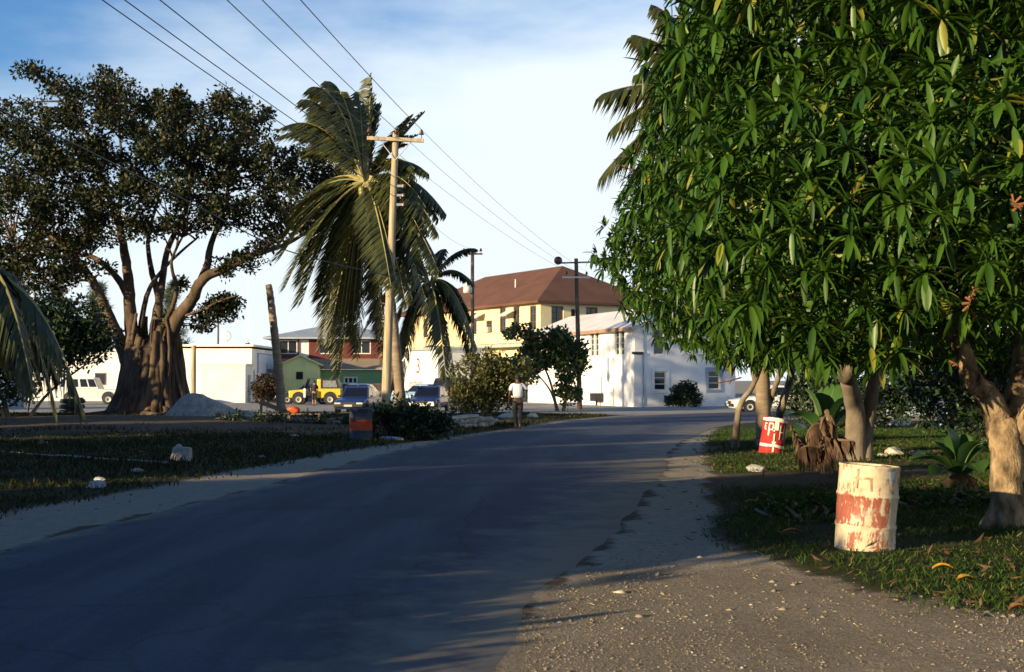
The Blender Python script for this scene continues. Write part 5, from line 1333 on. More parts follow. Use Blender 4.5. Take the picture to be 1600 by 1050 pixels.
def car(label, loc, rz, paint, kind='sedan', L=4.3, W=1.66, H=1.38, cat='car', rimm=None, frontm=None, name='parked_car', group='cars parked around the lot', grill=None, twotone=None):
    t = thing(name, label, cat, loc, rz, group); rimm = rimm or M_rim
    h = L/2; w = W/2; r = .30 if kind != 'suv' else .36
    bz, belt = .20 if kind != 'suv' else .36, (.86 if kind != 'suv' else 1.02)*(H/1.38 if kind != 'suv' else 1)
    hood = belt-.09 if kind != 'van' else belt
    st = [(-h, .86, bz+.2, belt-.10), (-h+.08, .95, bz+.04, belt-.02), (-h*.6, 1, bz, belt), (0, 1, bz, belt), (h*.42, 1, bz, belt-.02), (h*.8, .97, bz, hood-.06), (h-.09, .93, bz+.03, hood-.13), (h, .84, bz+.18, hood-.24)]
    rings = []
    for (x, k, z0, z1) in st:
        ww = w*k; mid = z0+(z1-z0)*.55
        rings.append([(x, -ww*.82, z0), (x, -ww*.97, z0+.1), (x, -ww, mid), (x, -ww*.95, z1-.05), (x, -ww*.80, z1), (x, ww*.80, z1), (x, ww*.95, z1-.05), (x, ww, mid), (x, ww*.97, z0+.1), (x, ww*.82, z0)])
    mb = MB(); mb.loft(rings); body = mb.build('body', paint, t, smooth=True)
    body.modifiers.new('bevel', 'BEVEL').width = .02
    # cabin
    if kind == 'sedan': xs = (-h*.72, h*.36, -h*.44, h*.06)
    elif kind == 'hatch': xs = (-h*.95, h*.36, -h*.72, h*.04)
    elif kind == 'van': xs = (-h*.97, h*.78, -h*.94, h*.45)
    else: xs = (-h*.97, h*.30, -h*.93, h*.12)
    wb_, wt = w*.90, w*.74 if kind not in ('van', 'suv') else w*.84
    B4 = [(xs[0], -wb_, belt-.03), (xs[1], -wb_, belt-.06), (xs[1], wb_, belt-.06), (xs[0], wb_, belt-.03)]
    T4 = [(xs[2], -wt, H-.02), (xs[3], -wt, H-.02), (xs[3], wt, H-.02), (xs[2], wt, H-.02)]
    mb = MB(); mb.add(B4+T4+[(xs[2]+.15, -wt*.8, H+.02), (xs[3]-.15, -wt*.8, H+.02), (xs[3]-.15, wt*.8, H+.02), (xs[2]+.15, wt*.8, H+.02)], [(0,1,5,4), (1,2,6,5), (2,3,7,6), (3,0,4,7), (4,5,9,8), (5,6,10,9), (6,7,11,10), (7,4,8,11), (8,9,10,11)])
    cab = mb.build('cabin', twotone or paint, t)
    glass_quad(t, 'windscreen', [B4[1], B4[2], T4[2], T4[1]], M_carglass, mu=.07, mv=.1)
    glass_quad(t, 'rear_window', [B4[3], B4[0], T4[0], T4[3]], M_carglass, mu=.08, mv=.14)
    nsp = 2 if kind in ('sedan', 'hatch') else 3
    def lerp3(a, b, k): return tuple(a[i]+(b[i]-a[i])*k for i in range(3))
    for k in range(nsp):
        k0, k1 = k/nsp, (k+1)/nsp
        glass_quad(t, 'side_window', [lerp3(B4[0], B4[1], k0), lerp3(B4[0], B4[1], k1), lerp3(T4[0], T4[1], k1), lerp3(T4[0], T4[1], k0)], M_carglass, mu=.07, mv=.13)
        glass_quad(t, 'side_window', [lerp3(B4[2], B4[3], k0), lerp3(B4[2], B4[3], k1), lerp3(T4[2], T4[3], k1), lerp3(T4[2], T4[3], k0)], M_carglass, mu=.07, mv=.13)
    for x in (-h*.58, h*.60):
        for sd in (-1, 1):
            q = MB(); q.lathe([(r*.4, -.02), (r*1.22, -.02), (r*1.22, .02), (r*.4, .02)], 18, (x, sd*(w-.018), r+.02), axis='Y'); q.build('wheel_arch', M_black, t)
            wheel(t, x, sd*(w-.10), r, .2, sd, rimm)
    fz = hood-.27
    q = MB(); q.box((h+.005, 0, fz), (.05, W*.42, .15)); q.build('grille', grill or M_black, t)
    for sd in (-1, 1):
        q = MB(); q.box((h-.015, sd*W*.34, fz), (.07, W*.2, .14)); q.build('headlight', M_lamp, t, bevel=.015)
        q = MB(); q.box((-h+.01, sd*W*.35, belt-.24), (.06, W*.18, .16)); q.build('tail_light', M_tail, t, bevel=.015)
        q = MB(); q.box((xs[1]-.18, sd*(w+.02), belt+.02), (.08, .14, .1)); q.build('mirror', M_black, t, bevel=.02)
        for dxx in ((-.1, -.95) if kind != 'van' else (.9,)):
            q = MB(); q.box((dxx, sd*(w-.002), belt-.16), (.14, .03, .03)); q.build('door_handle', M_chrome, t)
    for sx in (1, -1):
        q = MB(); q.box((sx*(h+.03), 0, bz+.2), (.14, W*.92, .15)); bp = q.build('bumper', frontm or M_black, t, bevel=.03)
        q = MB(); q.box((sx*(h+.105), 0, bz+.2), (.012, .42, .1)); q.build('number_plate', M_yellowplate if sx > 0 else M_frame, bp)
    return t
M_yellowplate = plain('pale_plate', (.55, .52, .40), .5, .05, 5)
pb = carpaint('blue_paint', (.018, .035, .14)); pw = carpaint('white_paint', (.74, .73, .70)); pg = carpaint('green_blue_paint', (.05, .12, .15)); pr = carpaint('dark_red_paint', (.10, .015, .02)); pl = carpaint('light_blue_paint', (.14, .27, .42)); pk = carpaint('black_paint', (.016, .016, .02)); ps = carpaint('silver_paint', (.42, .42, .40)); pc = carpaint('navy_paint', (.02, .03, .07)); pyel = carpaint('yellow_paint', (.80, .52, .04))
def g0(u, v, d=0):
    p = G(u, v); return (p.x, p.y+d, 0)
car('dark blue saloon facing the road beside the palm trunks', g0(551, 646, 2.1), -PI/2-.1, pb, L=4.3, W=1.68, H=1.36, twotone=pb)
car('blue saloon with a bright front bumper right of the palms', g0(667, 644, 2.1), -PI/2-.16, pb, L=4.3, W=1.66, H=1.36, frontm=M_frame)
car('white hatchback with black bumper parked across the road behind the mango stems', g0(1212, 645, 1.0), PI+.05, pw, kind='hatch', L=4.5, W=1.66, H=1.42, twotone=pw)
car('navy saloon parked just behind the yellow jeep bonnet', (P(478, 620, 92).x, 92, 0), PI+.1, pc, L=4.2, H=1.4)
car('silver hatchback parked behind the yellow jeep tail', (P(548, 620, 92).x, 92, 0), PI-.1, ps, kind='hatch', L=4.0, H=1.42)
car('greenish blue estate in the back row above the blue saloon', (P(540, 610, 101).x, 101, 0), PI/2+.3, pg, kind='hatch', L=4.3, H=1.5)
car('dark car with red tail lights in the back row left of the palms', (P(585, 610, 99).x, 99, 0), PI/2-.5, pr, kind='sedan', L=4.5, H=1.45)
car('white car in the back row glimpsed between pole and palm', (P(617, 610, 97).x, 97, 0), PI/2, pw, kind='hatch', L=4.1, H=1.4)
car('light blue saloon in front of the red lettered shop', (P(656, 610, 88).x, 88, 0), PI*.85, pl, L=4.3, H=1.42)
car('black van with red tail lights in front of the hotel canopy', (P(702, 610, 86).x, 86, 0), PI/2+.35, pk, kind='van', L=4.2, W=1.7, H=1.85, cat='van', name='parked_van', group=None)

# white four wheel drive behind the fig tree
def offroad(label, loc, rz, paint, L, W, H, jeep=False):
    t = thing('off_road_vehicle', label, 'jeep' if jeep else 'off-roader', loc, rz); h = L/2; w = W/2; r = .36
    z0, belt = .48, 1.12
    gap = (-.12, .62)                                   # door opening on the open-sided jeep
    def side_prof(x0, x1, zt0, zt1):
        mb = MB(); rg = []
        for x, zt in ((x0, zt0), (x1, zt1)):
            rg.append([(x, -w, z0), (x, -w, zt-.06), (x, -w*.93, zt), (x, w*.93, zt), (x, w, zt-.06), (x, w, z0)])
        mb.loft(rg); return mb
    if jeep:
        side_prof(-h, gap[0]-.02, belt, belt).build('rear_body', paint, t, bevel=.03)
        side_prof(gap[1], h, belt-.04, belt-.14).build('bonnet_body', paint, t, bevel=.04)
        mb = MB(); mb.bb(gap[0]-.02, gap[1], -w*.95, w*.95, z0-.02, z0+.12); mb.build('sill', M_black, t)
        mb = MB(); mb.bb(gap[0]-.3, gap[0]-.04, -w*.92, w*.92, belt, H-.02); mb.build('roll_bar', paint, t, bevel=.03)
        mb = MB(); mb.add([(-h+.06, -w*.92, belt), (gap[0]-.3, -w*.92, belt), (gap[0]-.3, -w*.86, H), (-h+.22, -w*.86, H), (-h+.06, w*.92, belt), (gap[0]-.3, w*.92, belt), (gap[0]-.3, w*.86, H), (-h+.22, w*.86, H)], [(0,1,2,3), (7,6,5,4), (3,2,6,7), (0,3,7,4), (1,5,6,2)]); sf = mb.build('soft_top', M_black, t)
        for sd in (-1, 1):
            pts = [(-h+.2, sd*w*.925, belt+.08), (gap[0]-.42, sd*w*.925, belt+.08), (gap[0]-.42, sd*w*.88, H-.12), (-h+.33, sd*w*.88, H-.12)]
            glass_quad(t, 'plastic_window', pts if sd < 0 else [pts[1], pts[0], pts[3], pts[2]], plain('plastic_window', (.22, .23, .23), .25, .3, 8), push=.012, mu=.02, mv=.02)
        mb = MB(); mb.bb(gap[0]-.3, gap[1]-.02, -w*.86, w*.86, H-.03, H+.02); mb.build('roof_cover', M_black, t)
        for yy in (-w*.86, w*.86): mb = MB(); mb.tube([(gap[1]+.12, yy, belt-.05), (gap[1]-.1, yy, H-.02)], .03, 6); mb.build('screen_pillar', M_black, t)
        glass_quad(t, 'windscreen', [(gap[1]+.12, -w*.84, belt), (gap[1]+.12, w*.84, belt), (gap[1]-.1, w*.84, H-.04), (gap[1]-.1, -w*.84, H-.04)], M_carglass, mu=.01, mv=.02)
        mb = MB(); mb.box((gap[1]+.02, w+.36, .82), (.06, .8, .62), rz=.25); mb.build('door', M_frame, t, bevel=.02)
        for yy in (-.35, .35):
            mb = MB(); mb.bb(-.05, .3, yy-.22, yy+.22, .62, .74); mb.bb(-.1, .02, yy-.22, yy+.22, .72, 1.3); mb.build('seat', M_black, t)
    else:
        side_prof(-h, h*.30, belt, belt).build('body', paint, t, bevel=.03)
        side_prof(h*.302, h, belt-.02, belt-.10).build('bonnet', paint, t, bevel=.04)
        B4 = [(-h+.02, -w*.95, belt-.002), (h*.30, -w*.95, belt-.002), (h*.30, w*.95, belt-.002), (-h+.02, w*.95, belt-.002)]; T4 = [(-h+.16, -w*.86, H), (h*.14, -w*.86, H), (h*.14, w*.86, H), (-h+.16, w*.86, H)]
        mb = MB(); mb.add(B4+T4, [(0,1,5,4), (1,2,6,5), (2,3,7,6), (3,0,4,7), (4,5,6,7)]); mb.build('cabin', paint, t, bevel=.03)
        glass_quad(t, 'windscreen', [B4[1], B4[2], T4[2], T4[1]], M_carglass, push=.01); glass_quad(t, 'rear_window', [B4[3], B4[0], T4[0], T4[3]], M_carglass, push=.01, mu=.15, mv=.2)
        def l3(a, b, k): return tuple(a[i]+(b[i]-a[i])*k for i in range(3))
        for k0, k1 in ((.04, .16), (.2, .52), (.56, .76), (.78, .98)):
            glass_quad(t, 'side_window', [l3(B4[0], B4[1], k0), l3(B4[0], B4[1], k1), l3(T4[0], T4[1], k1), l3(T4[0], T4[1], k0)], M_carglass, push=.012, mu=.04, mv=.14)
            glass_quad(t, 'side_window', [l3(B4[3], B4[2], k1), l3(B4[3], B4[2], k0), l3(T4[3], T4[2], k0), l3(T4[3], T4[2], k1)], M_carglass, push=.012, mu=.04, mv=.14)
    for x in (-h*.60, h*.62):
        for sd in (-1, 1):
            q = MB(); q.lathe([(r*.4, -.03), (r*1.28, -.03), (r*1.28, .03), (r*.4, .03)], 18, (x, sd*(w-.02), r+.1), axis='Y'); q.build('wheel_arch', M_black, t)
            wheel(t, x, sd*(w-.09), r, .22, sd, M_rim)
    for sx in (1, -1): q = MB(); q.box((sx*(h+.06), 0, z0+.06), (.12, W*.96, .14)); q.build('bumper', M_black, t, bevel=.02)
    q = MB(); q.box((h+.006, 0, .86), (.03, W*.5, .26)); q.build('grille', M_black, t)
    for sd in (-1, 1):
        q = MB(); q.lathe([(.02, -.02), (.1, -.02), (.1, .02), (.02, .03)], 12, (h+.012, sd*w*.68, .88), axis='X'); q.build('headlight', M_lamp, t)
        q = MB(); q.box((-h-.006, sd*w*.8, .9), (.04, .12, .18)); q.build('tail_light', M_tail, t)
    return t
offroad('yellow soft top jeep with black roof and an open door', g0(491, 632.5, .8), PI+.03, pyel, 3.55, 1.6, 1.80, jeep=True)
offroad('white four wheel drive half hidden behind the fig trunk', g0(138, 632, .8), .06, pw, 4.3, 1.75, 1.88)

# ------------------------------------------------------------------ people
def skin(name, joints, edges, mat, parent, root=0, sub=2):
    me = bpy.data.meshes.new(name); me.from_pydata([j[:3] for j in joints], edges, []); me.materials.append(mat)
    o = bpy.data.objects.new(name, me); COL.objects.link(o); o.parent = parent
    o.modifiers.new('skin', 'SKIN')
    if not me.skin_vertices: me.skin_vertices.new(name='skin')
    sv = me.skin_vertices[0].data
    for i, j in enumerate(joints):
        rx = j[3]; ry = j[4] if len(j) > 4 else rx
        sv[i].radius = (rx, ry); sv[i].use_root = (i == root)
    sm = o.modifiers.new('sub', 'SUBSURF'); sm.levels = sub; sm.render_levels = sub
    o.modifiers['skin'].use_smooth_shade = True
    return o
def person(label, loc, rz, skinm, shirtm, legm, armL, armR, legL, legR, H=1.78, hair=True, bare=False, lean=.03):
    """joints in metres, facing +y; arms: shoulder->elbow->wrist->knuckles, legs: hip->knee->ankle->toe"""
    t = thing('person', label, 'person', loc, rz); k = H/1.78
    J = []; E = []
    def add(p, r, par=None, ry=None):
        J.append((p[0]*k, p[1]*k, p[2]*k, r*k, (ry or r)*k)); i = len(J)-1
        if par is not None: E.append((par, i))
        return i
    pel = add((0, 0, .95), .14, None, .10); wa = add((0, lean*.5, 1.10), .12, pel, .09); ch = add((0, lean, 1.32), .155, wa, .105); nk0 = add((0, lean, 1.46), .085, ch, .07)
    nk = add((0, lean+.01, 1.53), .052, nk0); hd = add((0, lean+.025, 1.61), .078, nk, .085); hd2 = add((0, lean+.03, 1.69), .083, hd, .095); hd3 = add((0, lean+.02, 1.755), .05, hd2, .06)
    nose = add((0, lean+.125, 1.635), .012, hd)
    for sgn, arm in ((-1, armL), (1, armR)):
        sh_ = add((sgn*.19, lean, 1.43), .055, nk0); el = add(arm[0], .042, sh_); wr = add(arm[1], .03, el); d = (Vector(arm[2])-Vector(arm[1]))
        pm = add(tuple(Vector(arm[1])+d*.6), .036, wr, .018)
        sdv = d.cross(Vector((0, 1, 0))); sdv = sdv.normalized() if sdv.length > .01 else Vector((1, 0, 0))
        for q in range(4):
            o_ = sdv*(-.03+.02*q); b0 = Vector(arm[1])+d*.95+o_
            f1 = add(tuple(b0), .009, pm); f2 = add(tuple(b0+d*(.42-.05*abs(q-1.3))), .0085, f1); f3_ = add(tuple(b0+d*(.72-.09*abs(q-1.3))+Vector((0, .012, 0))), .007, f2)
        th1 = add(tuple(Vector(arm[1])+d*.45+sdv*.045+Vector((0, .02, 0))), .011, pm); add(tuple(Vector(arm[1])+d*.85+sdv*.055+Vector((0, .035, 0))), .009, th1)
    for sgn, leg in ((-1, legL), (1, legR)):
        hp = add((sgn*.095, 0, .88), .095, pel); kn = add(leg[0], .06, hp); an_ = add(leg[1], .04, kn); to = add(leg[2], .035, an_, .028); hl = add((leg[1][0], leg[1][1]-.05, leg[1][2]-.045), .034, an_)
    skin('body', J, E, skinm, t, 0, 2)
    if hair:
        q = MB(); q.blob((0, (lean+.01)*k, 1.705*k), .102*k, 3, (1, 1.12, .95), n=3, rough=.03); vs = q.v
        q.build('hair', M_hair, t, smooth=True)
    S = lambda p, r, ry=None: (p[0]*k, p[1]*k, p[2]*k, r*k, (ry or r)*k)
    sj = [S((0, lean, 1.32), .185, .132), S((0, lean*.6, 1.12), .165, .122), S((0, .0, .97), .17, .125), S((0, lean, 1.45), .11, .09), S((-.2, lean, 1.42), .075), S(tuple(Vector((-.2, lean, 1.42)).lerp(Vector(armL[0]), .75)), .068), S((.2, lean, 1.42), .075), S(tuple(Vector((.2, lean, 1.42)).lerp(Vector(armR[0]), .75)), .068)]
    skin('shirt', sj, [(0, 1), (1, 2), (0, 3), (3, 4), (4, 5), (3, 6), (6, 7)], shirtm, t, 0, 2)
    lj = [S((0, 0, .96), .155, .118)]; le = []
    for sgn, leg in ((-1, legL), (1, legR)):
        a = len(lj); lj += [S((sgn*.095, 0, .84), .105), S(leg[0], .082), S(tuple(Vector(leg[0]).lerp(Vector(leg[1]), .5 if not bare else .2)), .078)]; le += [(0, a), (a, a+1), (a+1, a+2)]
        if not bare: lj.append(S((leg[1][0], leg[1][1], leg[1][2]+.02), .066)); le.append((a+2, a+3))
    skin('trousers' if not bare else 'shorts', lj, le, legm, t, 0, 2)
    for leg in (legL, legR):
        q = MB(); a, b = Vector(leg[1])*k, Vector(leg[2])*k; d = (b-a); d.z = 0
        q.loft([[(a.x-.04, a.y-.075, 0.002), (a.x+.04, a.y-.075, .002), (a.x+.036, a.y-.07, .09), (a.x-.036, a.y-.07, .09)], [(a.x-.045, a.y+.04, .002), (a.x+.045, a.y+.04, .002), (a.x+.042, a.y+.03, .1), (a.x-.042, a.y+.03, .1)], [(b.x-.045, b.y+.02, .002), (b.x+.045, b.y+.02, .002), (b.x+.035, b.y+.02, .055), (b.x-.035, b.y+.02, .055)]]); q.build('shoe', M_black, t, bevel=.012)
    return t
mp_ = G(809, 671)
person('man in white shirt and black trousers walking along the left road edge', (mp_.x, mp_.y, 0.03), .12, M_skin, M_shirt, M_trouser,
       [(-.27, -.02, 1.17), (-.285, .04, .92), (-.285, .06, .84)], [(.34, .10, 1.23), (.20, .22, 1.40), (.15, .20, 1.47)],
       [(-.085, .04, .48), (-.055, -.02, .085), (-.06, .14, .03)], [(.09, .02, .48), (.05, -.14, .10), (.05, .02, .03)], H=1.86)
jp = G(493, 633.5)
person('person in dark clothes with bare legs standing by the open jeep door', (jp.x, jp.y-.55, 0), .2, M_skinlt, plain('dark_top', (.02, .018, .02), .8), plain('dark_shorts', (.025, .02, .02), .8),
       [(-.26, .06, 1.18), (-.22, .2, 1.0), (-.2, .26, .94)], [(.27, .08, 1.18), (.24, .28, 1.08), (.22, .36, 1.06)],
       [(-.09, .02, .48), (-.09, -.03, .085), (-.1, .12, .03)], [(.09, .03, .48), (.1, 0, .085), (.1, .15, .03)], H=1.66, bare=True)

# ------------------------------------------------------------------ verge furniture and litter
be = thing('plank_bench', 'rough plank bench standing in the weeds by the dead palm trunk', 'bench', G(450, 669), 0.05)
SB = G(450, 669).y/F
for k in range(2): mb = MB(); mb.box((.1, -.16+.33*k, .50+.004*k), (100*SB, .28, .05), rz=.01*k); mb.build('plank', M_wood, be, bevel=.008)
for x in (-46, -2, 44): mb = MB(); mb.box((x*SB+.1, 0, .24), (.09, .5, .47)); mb.build('leg', M_wood, be)
hr = thing('slanting_board', 'weathered board slanting beside the plank bench', 'board', G(408, 664), 0.0)
mb = MB(); mb.tube([(0, 0, -.1), (0, 0, .85)], .05, 6); mb.build('post', M_wood, hr); mb = MB(); mb.box((.48, -.06, .68), (1.15, .05, .17), ry=.35); mb.build('board', M_wood, hr, bevel=.01)
ob = MB()
p = G(450, 669) + Vector((.22, 0, .536)); ob.blob((0, 0, .12), .18, 4, (1.2, .8, .62), n=3, rough=.15); o = ob.build('orange_bag', M_orange, None, smooth=True, loc=p); tag(o, 'small orange bag lying on the plank bench', 'bag')
ob = MB(); ob.bb(-.18, .18, -.1, .1, 0, .26); ob.bb(-.15, .15, -.07, .07, .262, .3); o = ob.build('orange_box', M_orange, None, loc=G(456, 671), bevel=.02); tag(o, 'dull orange box on the ground under the plank bench', 'box')
# stone planter
pn_ = thing('stone_planter', 'low ruined stone planter wall with a slanting slab by the shrub', 'planter', G(712, 672), 0.0)
rr = random.Random(3)
a0, a1 = Vector((-1.0, -.7, 0)), Vector((1.05, 2.2, 0))
for k in range(26):
    tt = (k % 13)/12+rr.uniform(-.02, .02); row = k//13; c0 = a0.lerp(a1, tt)
    q = MB(); q.blob((c0.x, c0.y, .10+.2*row), .17, k, (1.1, .85, .72), n=2, rough=.3); q.build('stone', M_stone if k % 3 else M_stonegy, pn_)
mb = MB(); mb.box((a0.lerp(a1, .42).x, a0.lerp(a1, .42).y, .40), (2.5, .45, .09), rz=math.atan2(2.9, 2.05), ry=-.05); mb.build('slab', M_stone, pn_, bevel=.015)
for (u, v, w, l) in ((681, 659, 1.1, 'pale concrete block beside the blue saloon bumper'), (796, 656, .9, 'broken pale stone behind the walking man'), (835, 655, .6, 'small pale stone right of the walking man'), (770, 664, .4, 'pale stone under the olive shrub')):
    q = MB()
    if w > 1: q.box((0, 0, .16), (w, .4, .34), rz=.1)
    else: q.blob((0, 0, .12), w*.42, int(u), (1.2, .8, .7), rough=.3)
    o = q.build('concrete_block' if w > 1 else 'stone', M_stone, None, loc=G(u, v)); tag(o, l, 'block' if w > 1 else 'stone')
# stones and litter on the verges
q = MB(); q.box((0, 0, .15), (.42, .3, .34), top=(.8, .8), ry=.09); q.box((-.07, .01, .335), (.16, .2, .09), top=(.5, .7), rz=.2)
sp_ = G(284, 725); o = q.build('stone_block', M_stonegy, None, bevel=.03, loc=(sp_.x, sp_.y, ground_z(sp_.x, sp_.y)-.05)); tag(o, 'pale rough stone block at the end of the kerb in the grass', 'stone block')
kb = thing('kerb', 'low pale concrete kerb half sunk in the left grass', 'kerb', G(120, 722), 0)
ka, kb2 = G(-60, 708)-G(120, 722), G(262, 730)-G(120, 722)
for k in range(6):
    c0 = ka.lerp(kb2, (k+.5)/6); L = (kb2-ka).length/6; q = MB(); q.box((c0.x, c0.y, .035), (L*(.97 if k % 2 else .8), .12, .12+.03*(k % 2)), rz=math.atan2(kb2.y-ka.y, kb2.x-ka.x)+R.uniform(-.02, .02)); q.build('segment', M_stonegy, kb, bevel=.02)
sm = G(330, 660); mb = MB(); n = 26
vs = []; fs = []
for i in range(n):
    for j in range(n):
        x, y = -2.6+5.2*i/(n-1), -1.9+3.8*j/(n-1); hh = 1.15*math.exp(-((x+1.0)/.95)**2-(y/1.0)**2)+.62*math.exp(-((x-.35)/1.05)**2-(y/.9)**2)+.25*math.exp(-((x-1.6)/.7)**2-((y+.2)/.6)**2)+.07*math.sin(3.1*x+1.7*y)*math.sin(2.3*y-x)+R.uniform(-.035, .035)
        vs.append((x, y, hh-.12))
fs = [(i*n+j, (i+1)*n+j, (i+1)*n+j+1, i*n+j+1) for i in range(n-1) for j in range(n-1)]
mb.add(vs, fs); o = mb.build('sand_pile', M_sandpile, None, smooth=True, loc=(sm.x-.2, sm.y+1.5, .05)); tag(o, 'heap of pale grey sand right of the fig trunk', 'sand pile')
bx = thing('old_tyre_stack', 'dark stack of old tyres left of the fig trunk', 'tyres', G(112, 648), 0) 
for k in range(3):
    q = MB(); q.lathe([(.32, .0), (.56, .02), (.62, .12), (.56, .24), (.32, .26)], 18, (.02*k, 0, .27*k)); q.build('tyre', M_tyre, bx, smooth=True)
lt = [(150, 765, .12, 'pale stone lying on the dark left verge'), (215, 742, .09, 'small pale stone behind the white kerb stone'), (408, 717, .08, 'flat pale stone near the sandy edge'), (155, 757, .1, 'small pale stone beside the larger one on the dark verge'), (460, 688, .09, 'small white stone in the weeds'), (65, 700, .1, 'pale stone on the bare marl at far left')]
for (u, v, r, l) in lt:
    g_ = G(u, v); q = MB(); q.blob((0, 0, r*.4), r, int(u), (1.3, .9, .6), rough=.3); o = q.build('stone', M_stonegy, None, loc=(g_.x, g_.y, ground_z(g_.x, g_.y)-.02)); tag(o, l, 'stone')
for (u, v, r, l) in ((1296, 706, .14, 'pale stone below the dry palm leaves'), (1312, 712, .2, 'large pale stone at the foot of the middle trunk'), (1379, 716, .12, 'pale stone above the large drum, leftmost'), (1400, 714, .2, 'pale stone above the large drum, widest'), (1432, 716, .13, 'pale stone above the large drum, rightmost'), (1187, 737, .15, 'grey stone slab in the grass left of the dry palm'), (1395, 648, .5, 'sunlit yellowish rubble under the mango gap'), (1405, 667, .3, 'smaller sunlit rubble under the mango gap'), (1215, 805, .17, 'low pale stone at the edge of the sandy shoulder')):
    g_ = G(u, v); q = MB(); q.blob((0, 0, r*.3), r, int(u+v), (1.2, .9, .62), rough=.35, n=2); o = q.build('stone', M_stonegy if u == 1187 else M_stone, None, loc=(g_.x, g_.y, ground_z(g_.x, g_.y)-.02)); tag(o, l, 'stone')
wp = thing('white_post', 'short white post in the grass under the mango gap', 'post', G(1470, 668), 0); mb = MB(); mb.tube([(0, 0, -.1), (0, 0, 1.05)], .075, 8); mb.build('post', M_white, wp); mb = MB(); mb.box((0, 0, 1.08), (.9, .07, .07)); mb.build('rail', M_white, wp)
tr_ = MB(); tr_.blob((0, 0, .06), .2, 2, (1.6, .5, .35), n=2, rough=.35); o = tr_.build('crumpled_bag', plain('pale_blue_plastic', (.35, .42, .55), .5), None, loc=G(612, 690)); tag(o, 'crumpled pale blue plastic bag beside the orange banded drum', 'bag')
def fallen(u, v, col, s_, l, rz):
    g_ = G(u, v); mb = MB(); vs = []; n = 7
    for k in range(n):
        tt = k/(n-1); w = s_*.22*math.sin(PI*min(1, tt*1.02))**.8; z = .05+s_*.18*math.sin(tt*3)
        vs += [(s_*(tt-.5), -w, z+.02), (s_*(tt-.5), 0, z), (s_*(tt-.5), w, z+.025)]
    fs = [(3*k+j, 3*k+3+j, 3*k+4+j, 3*k+1+j) for k in range(n-1) for j in range(2)]
    mb.add(vs, fs); o = mb.build('fallen_leaf', col, None, smooth=True, loc=(g_.x, g_.y, ground_z(g_.x, g_.y))); o.rotation_euler = (0, 0, rz); tag(o, l, 'leaf', 'fallen leaves on the right grass')
M_brownleaf = plain('brown_leaf', (.34, .15, .05), .7, .2, 20)
fallen(1508, 927, M_yellowleaf, .16, 'brightest yellow fallen leaf, nearest on the grass', .3); fallen(1473, 909, M_yellowleaf, .17, 'yellow fallen leaf behind the brightest one', -.1); fallen(1237, 851, M_brownleaf, .2, 'orange brown fallen leaf left of the large drum', .0)
fallen(1483, 887, M_brownleaf, .15, 'brown fallen leaf right of the large drum', .8); fallen(1590, 975, M_brownleaf, .14, 'brown fallen leaf at the right grass edge', .2); fallen(1334, 866, M_brownleaf, .1, 'brown curled leaf against the foot of the large drum', 1.2)

# ------------------------------------------------------------------ grass, gravel
def gw_at(x, y):
    i = np.clip(np.searchsorted(gy, y)-1, 0, len(gy)-2); j = np.clip(np.searchsorted(gx, x)-1, 0, len(gx)-2)
    return i*len(gx)+j
def blades(name, n, xr, yr, ln, mat, minw=.45, cond=None, wd=.012):
    x = rng.uniform(*xr, n); y = yr[0]+(yr[1]-yr[0])*rng.uniform(0, 1, n)**1.6
    idx = gw_at(x, y); dens = wg[idx] + .25*smooth_noise(np.stack([x, y], 1), .5, 9)
    ok = (dens > minw+rng.uniform(-.25, .25, n)) & (np.abs(x/y) < .48)
    if cond is not None: ok &= cond(x, y)
    x, y, idx = x[ok], y[ok], idx[ok]; k = len(x)
    B = np.stack([x, y, hgt[idx]-.01], 1); D = unit(np.stack([rng.normal(0, .45, k), rng.normal(0, .45, k), np.ones(k)], 1))
    clump = 1+.5*smooth_noise(np.stack([x, y], 1), .7, 12)
    Ln = ln*rng.uniform(.5, 1.3, k)*np.clip(clump, .4, 1.8); W = wd*rng.uniform(.7, 1.3, k)*(1+y/25)
    S = unit(np.cross(D, rand_dir(k))); dr = rng.uniform(.1, .6, k)
    out = unit(np.stack([D[:, 0], D[:, 1], np.zeros(k)], 1)+1e-6)
    mid = B+D*(Ln*.55)[:, None]; tip = B+D*(Ln*.9)[:, None]+out*(Ln*dr*.5)[:, None]
    V = np.stack([B-S*W[:, None]/2, B+S*W[:, None]/2, mid+S*W[:, None]*.4, mid-S*W[:, None]*.4, tip], 1).reshape(-1, 3)
    i = np.arange(k)*5
    o = mesh_np(name, V, [np.stack([i, i+1, i+2, i+3], 1), np.stack([i+3, i+2, i+4], 1)], mat)
    return tag(o, kind='stuff')
def rs(x, y): return x > 1.0+y*.02
def ls(x, y): return left_side[gw_at(x, y)]
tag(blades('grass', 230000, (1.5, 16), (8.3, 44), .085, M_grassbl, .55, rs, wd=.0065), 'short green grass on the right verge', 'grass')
tag(blades('grass', 150000, (-24, 4.5), (14, 62), .13, M_grassdk, .45, ls, wd=.009), 'dull rough grass on the shaded left verge', 'grass')
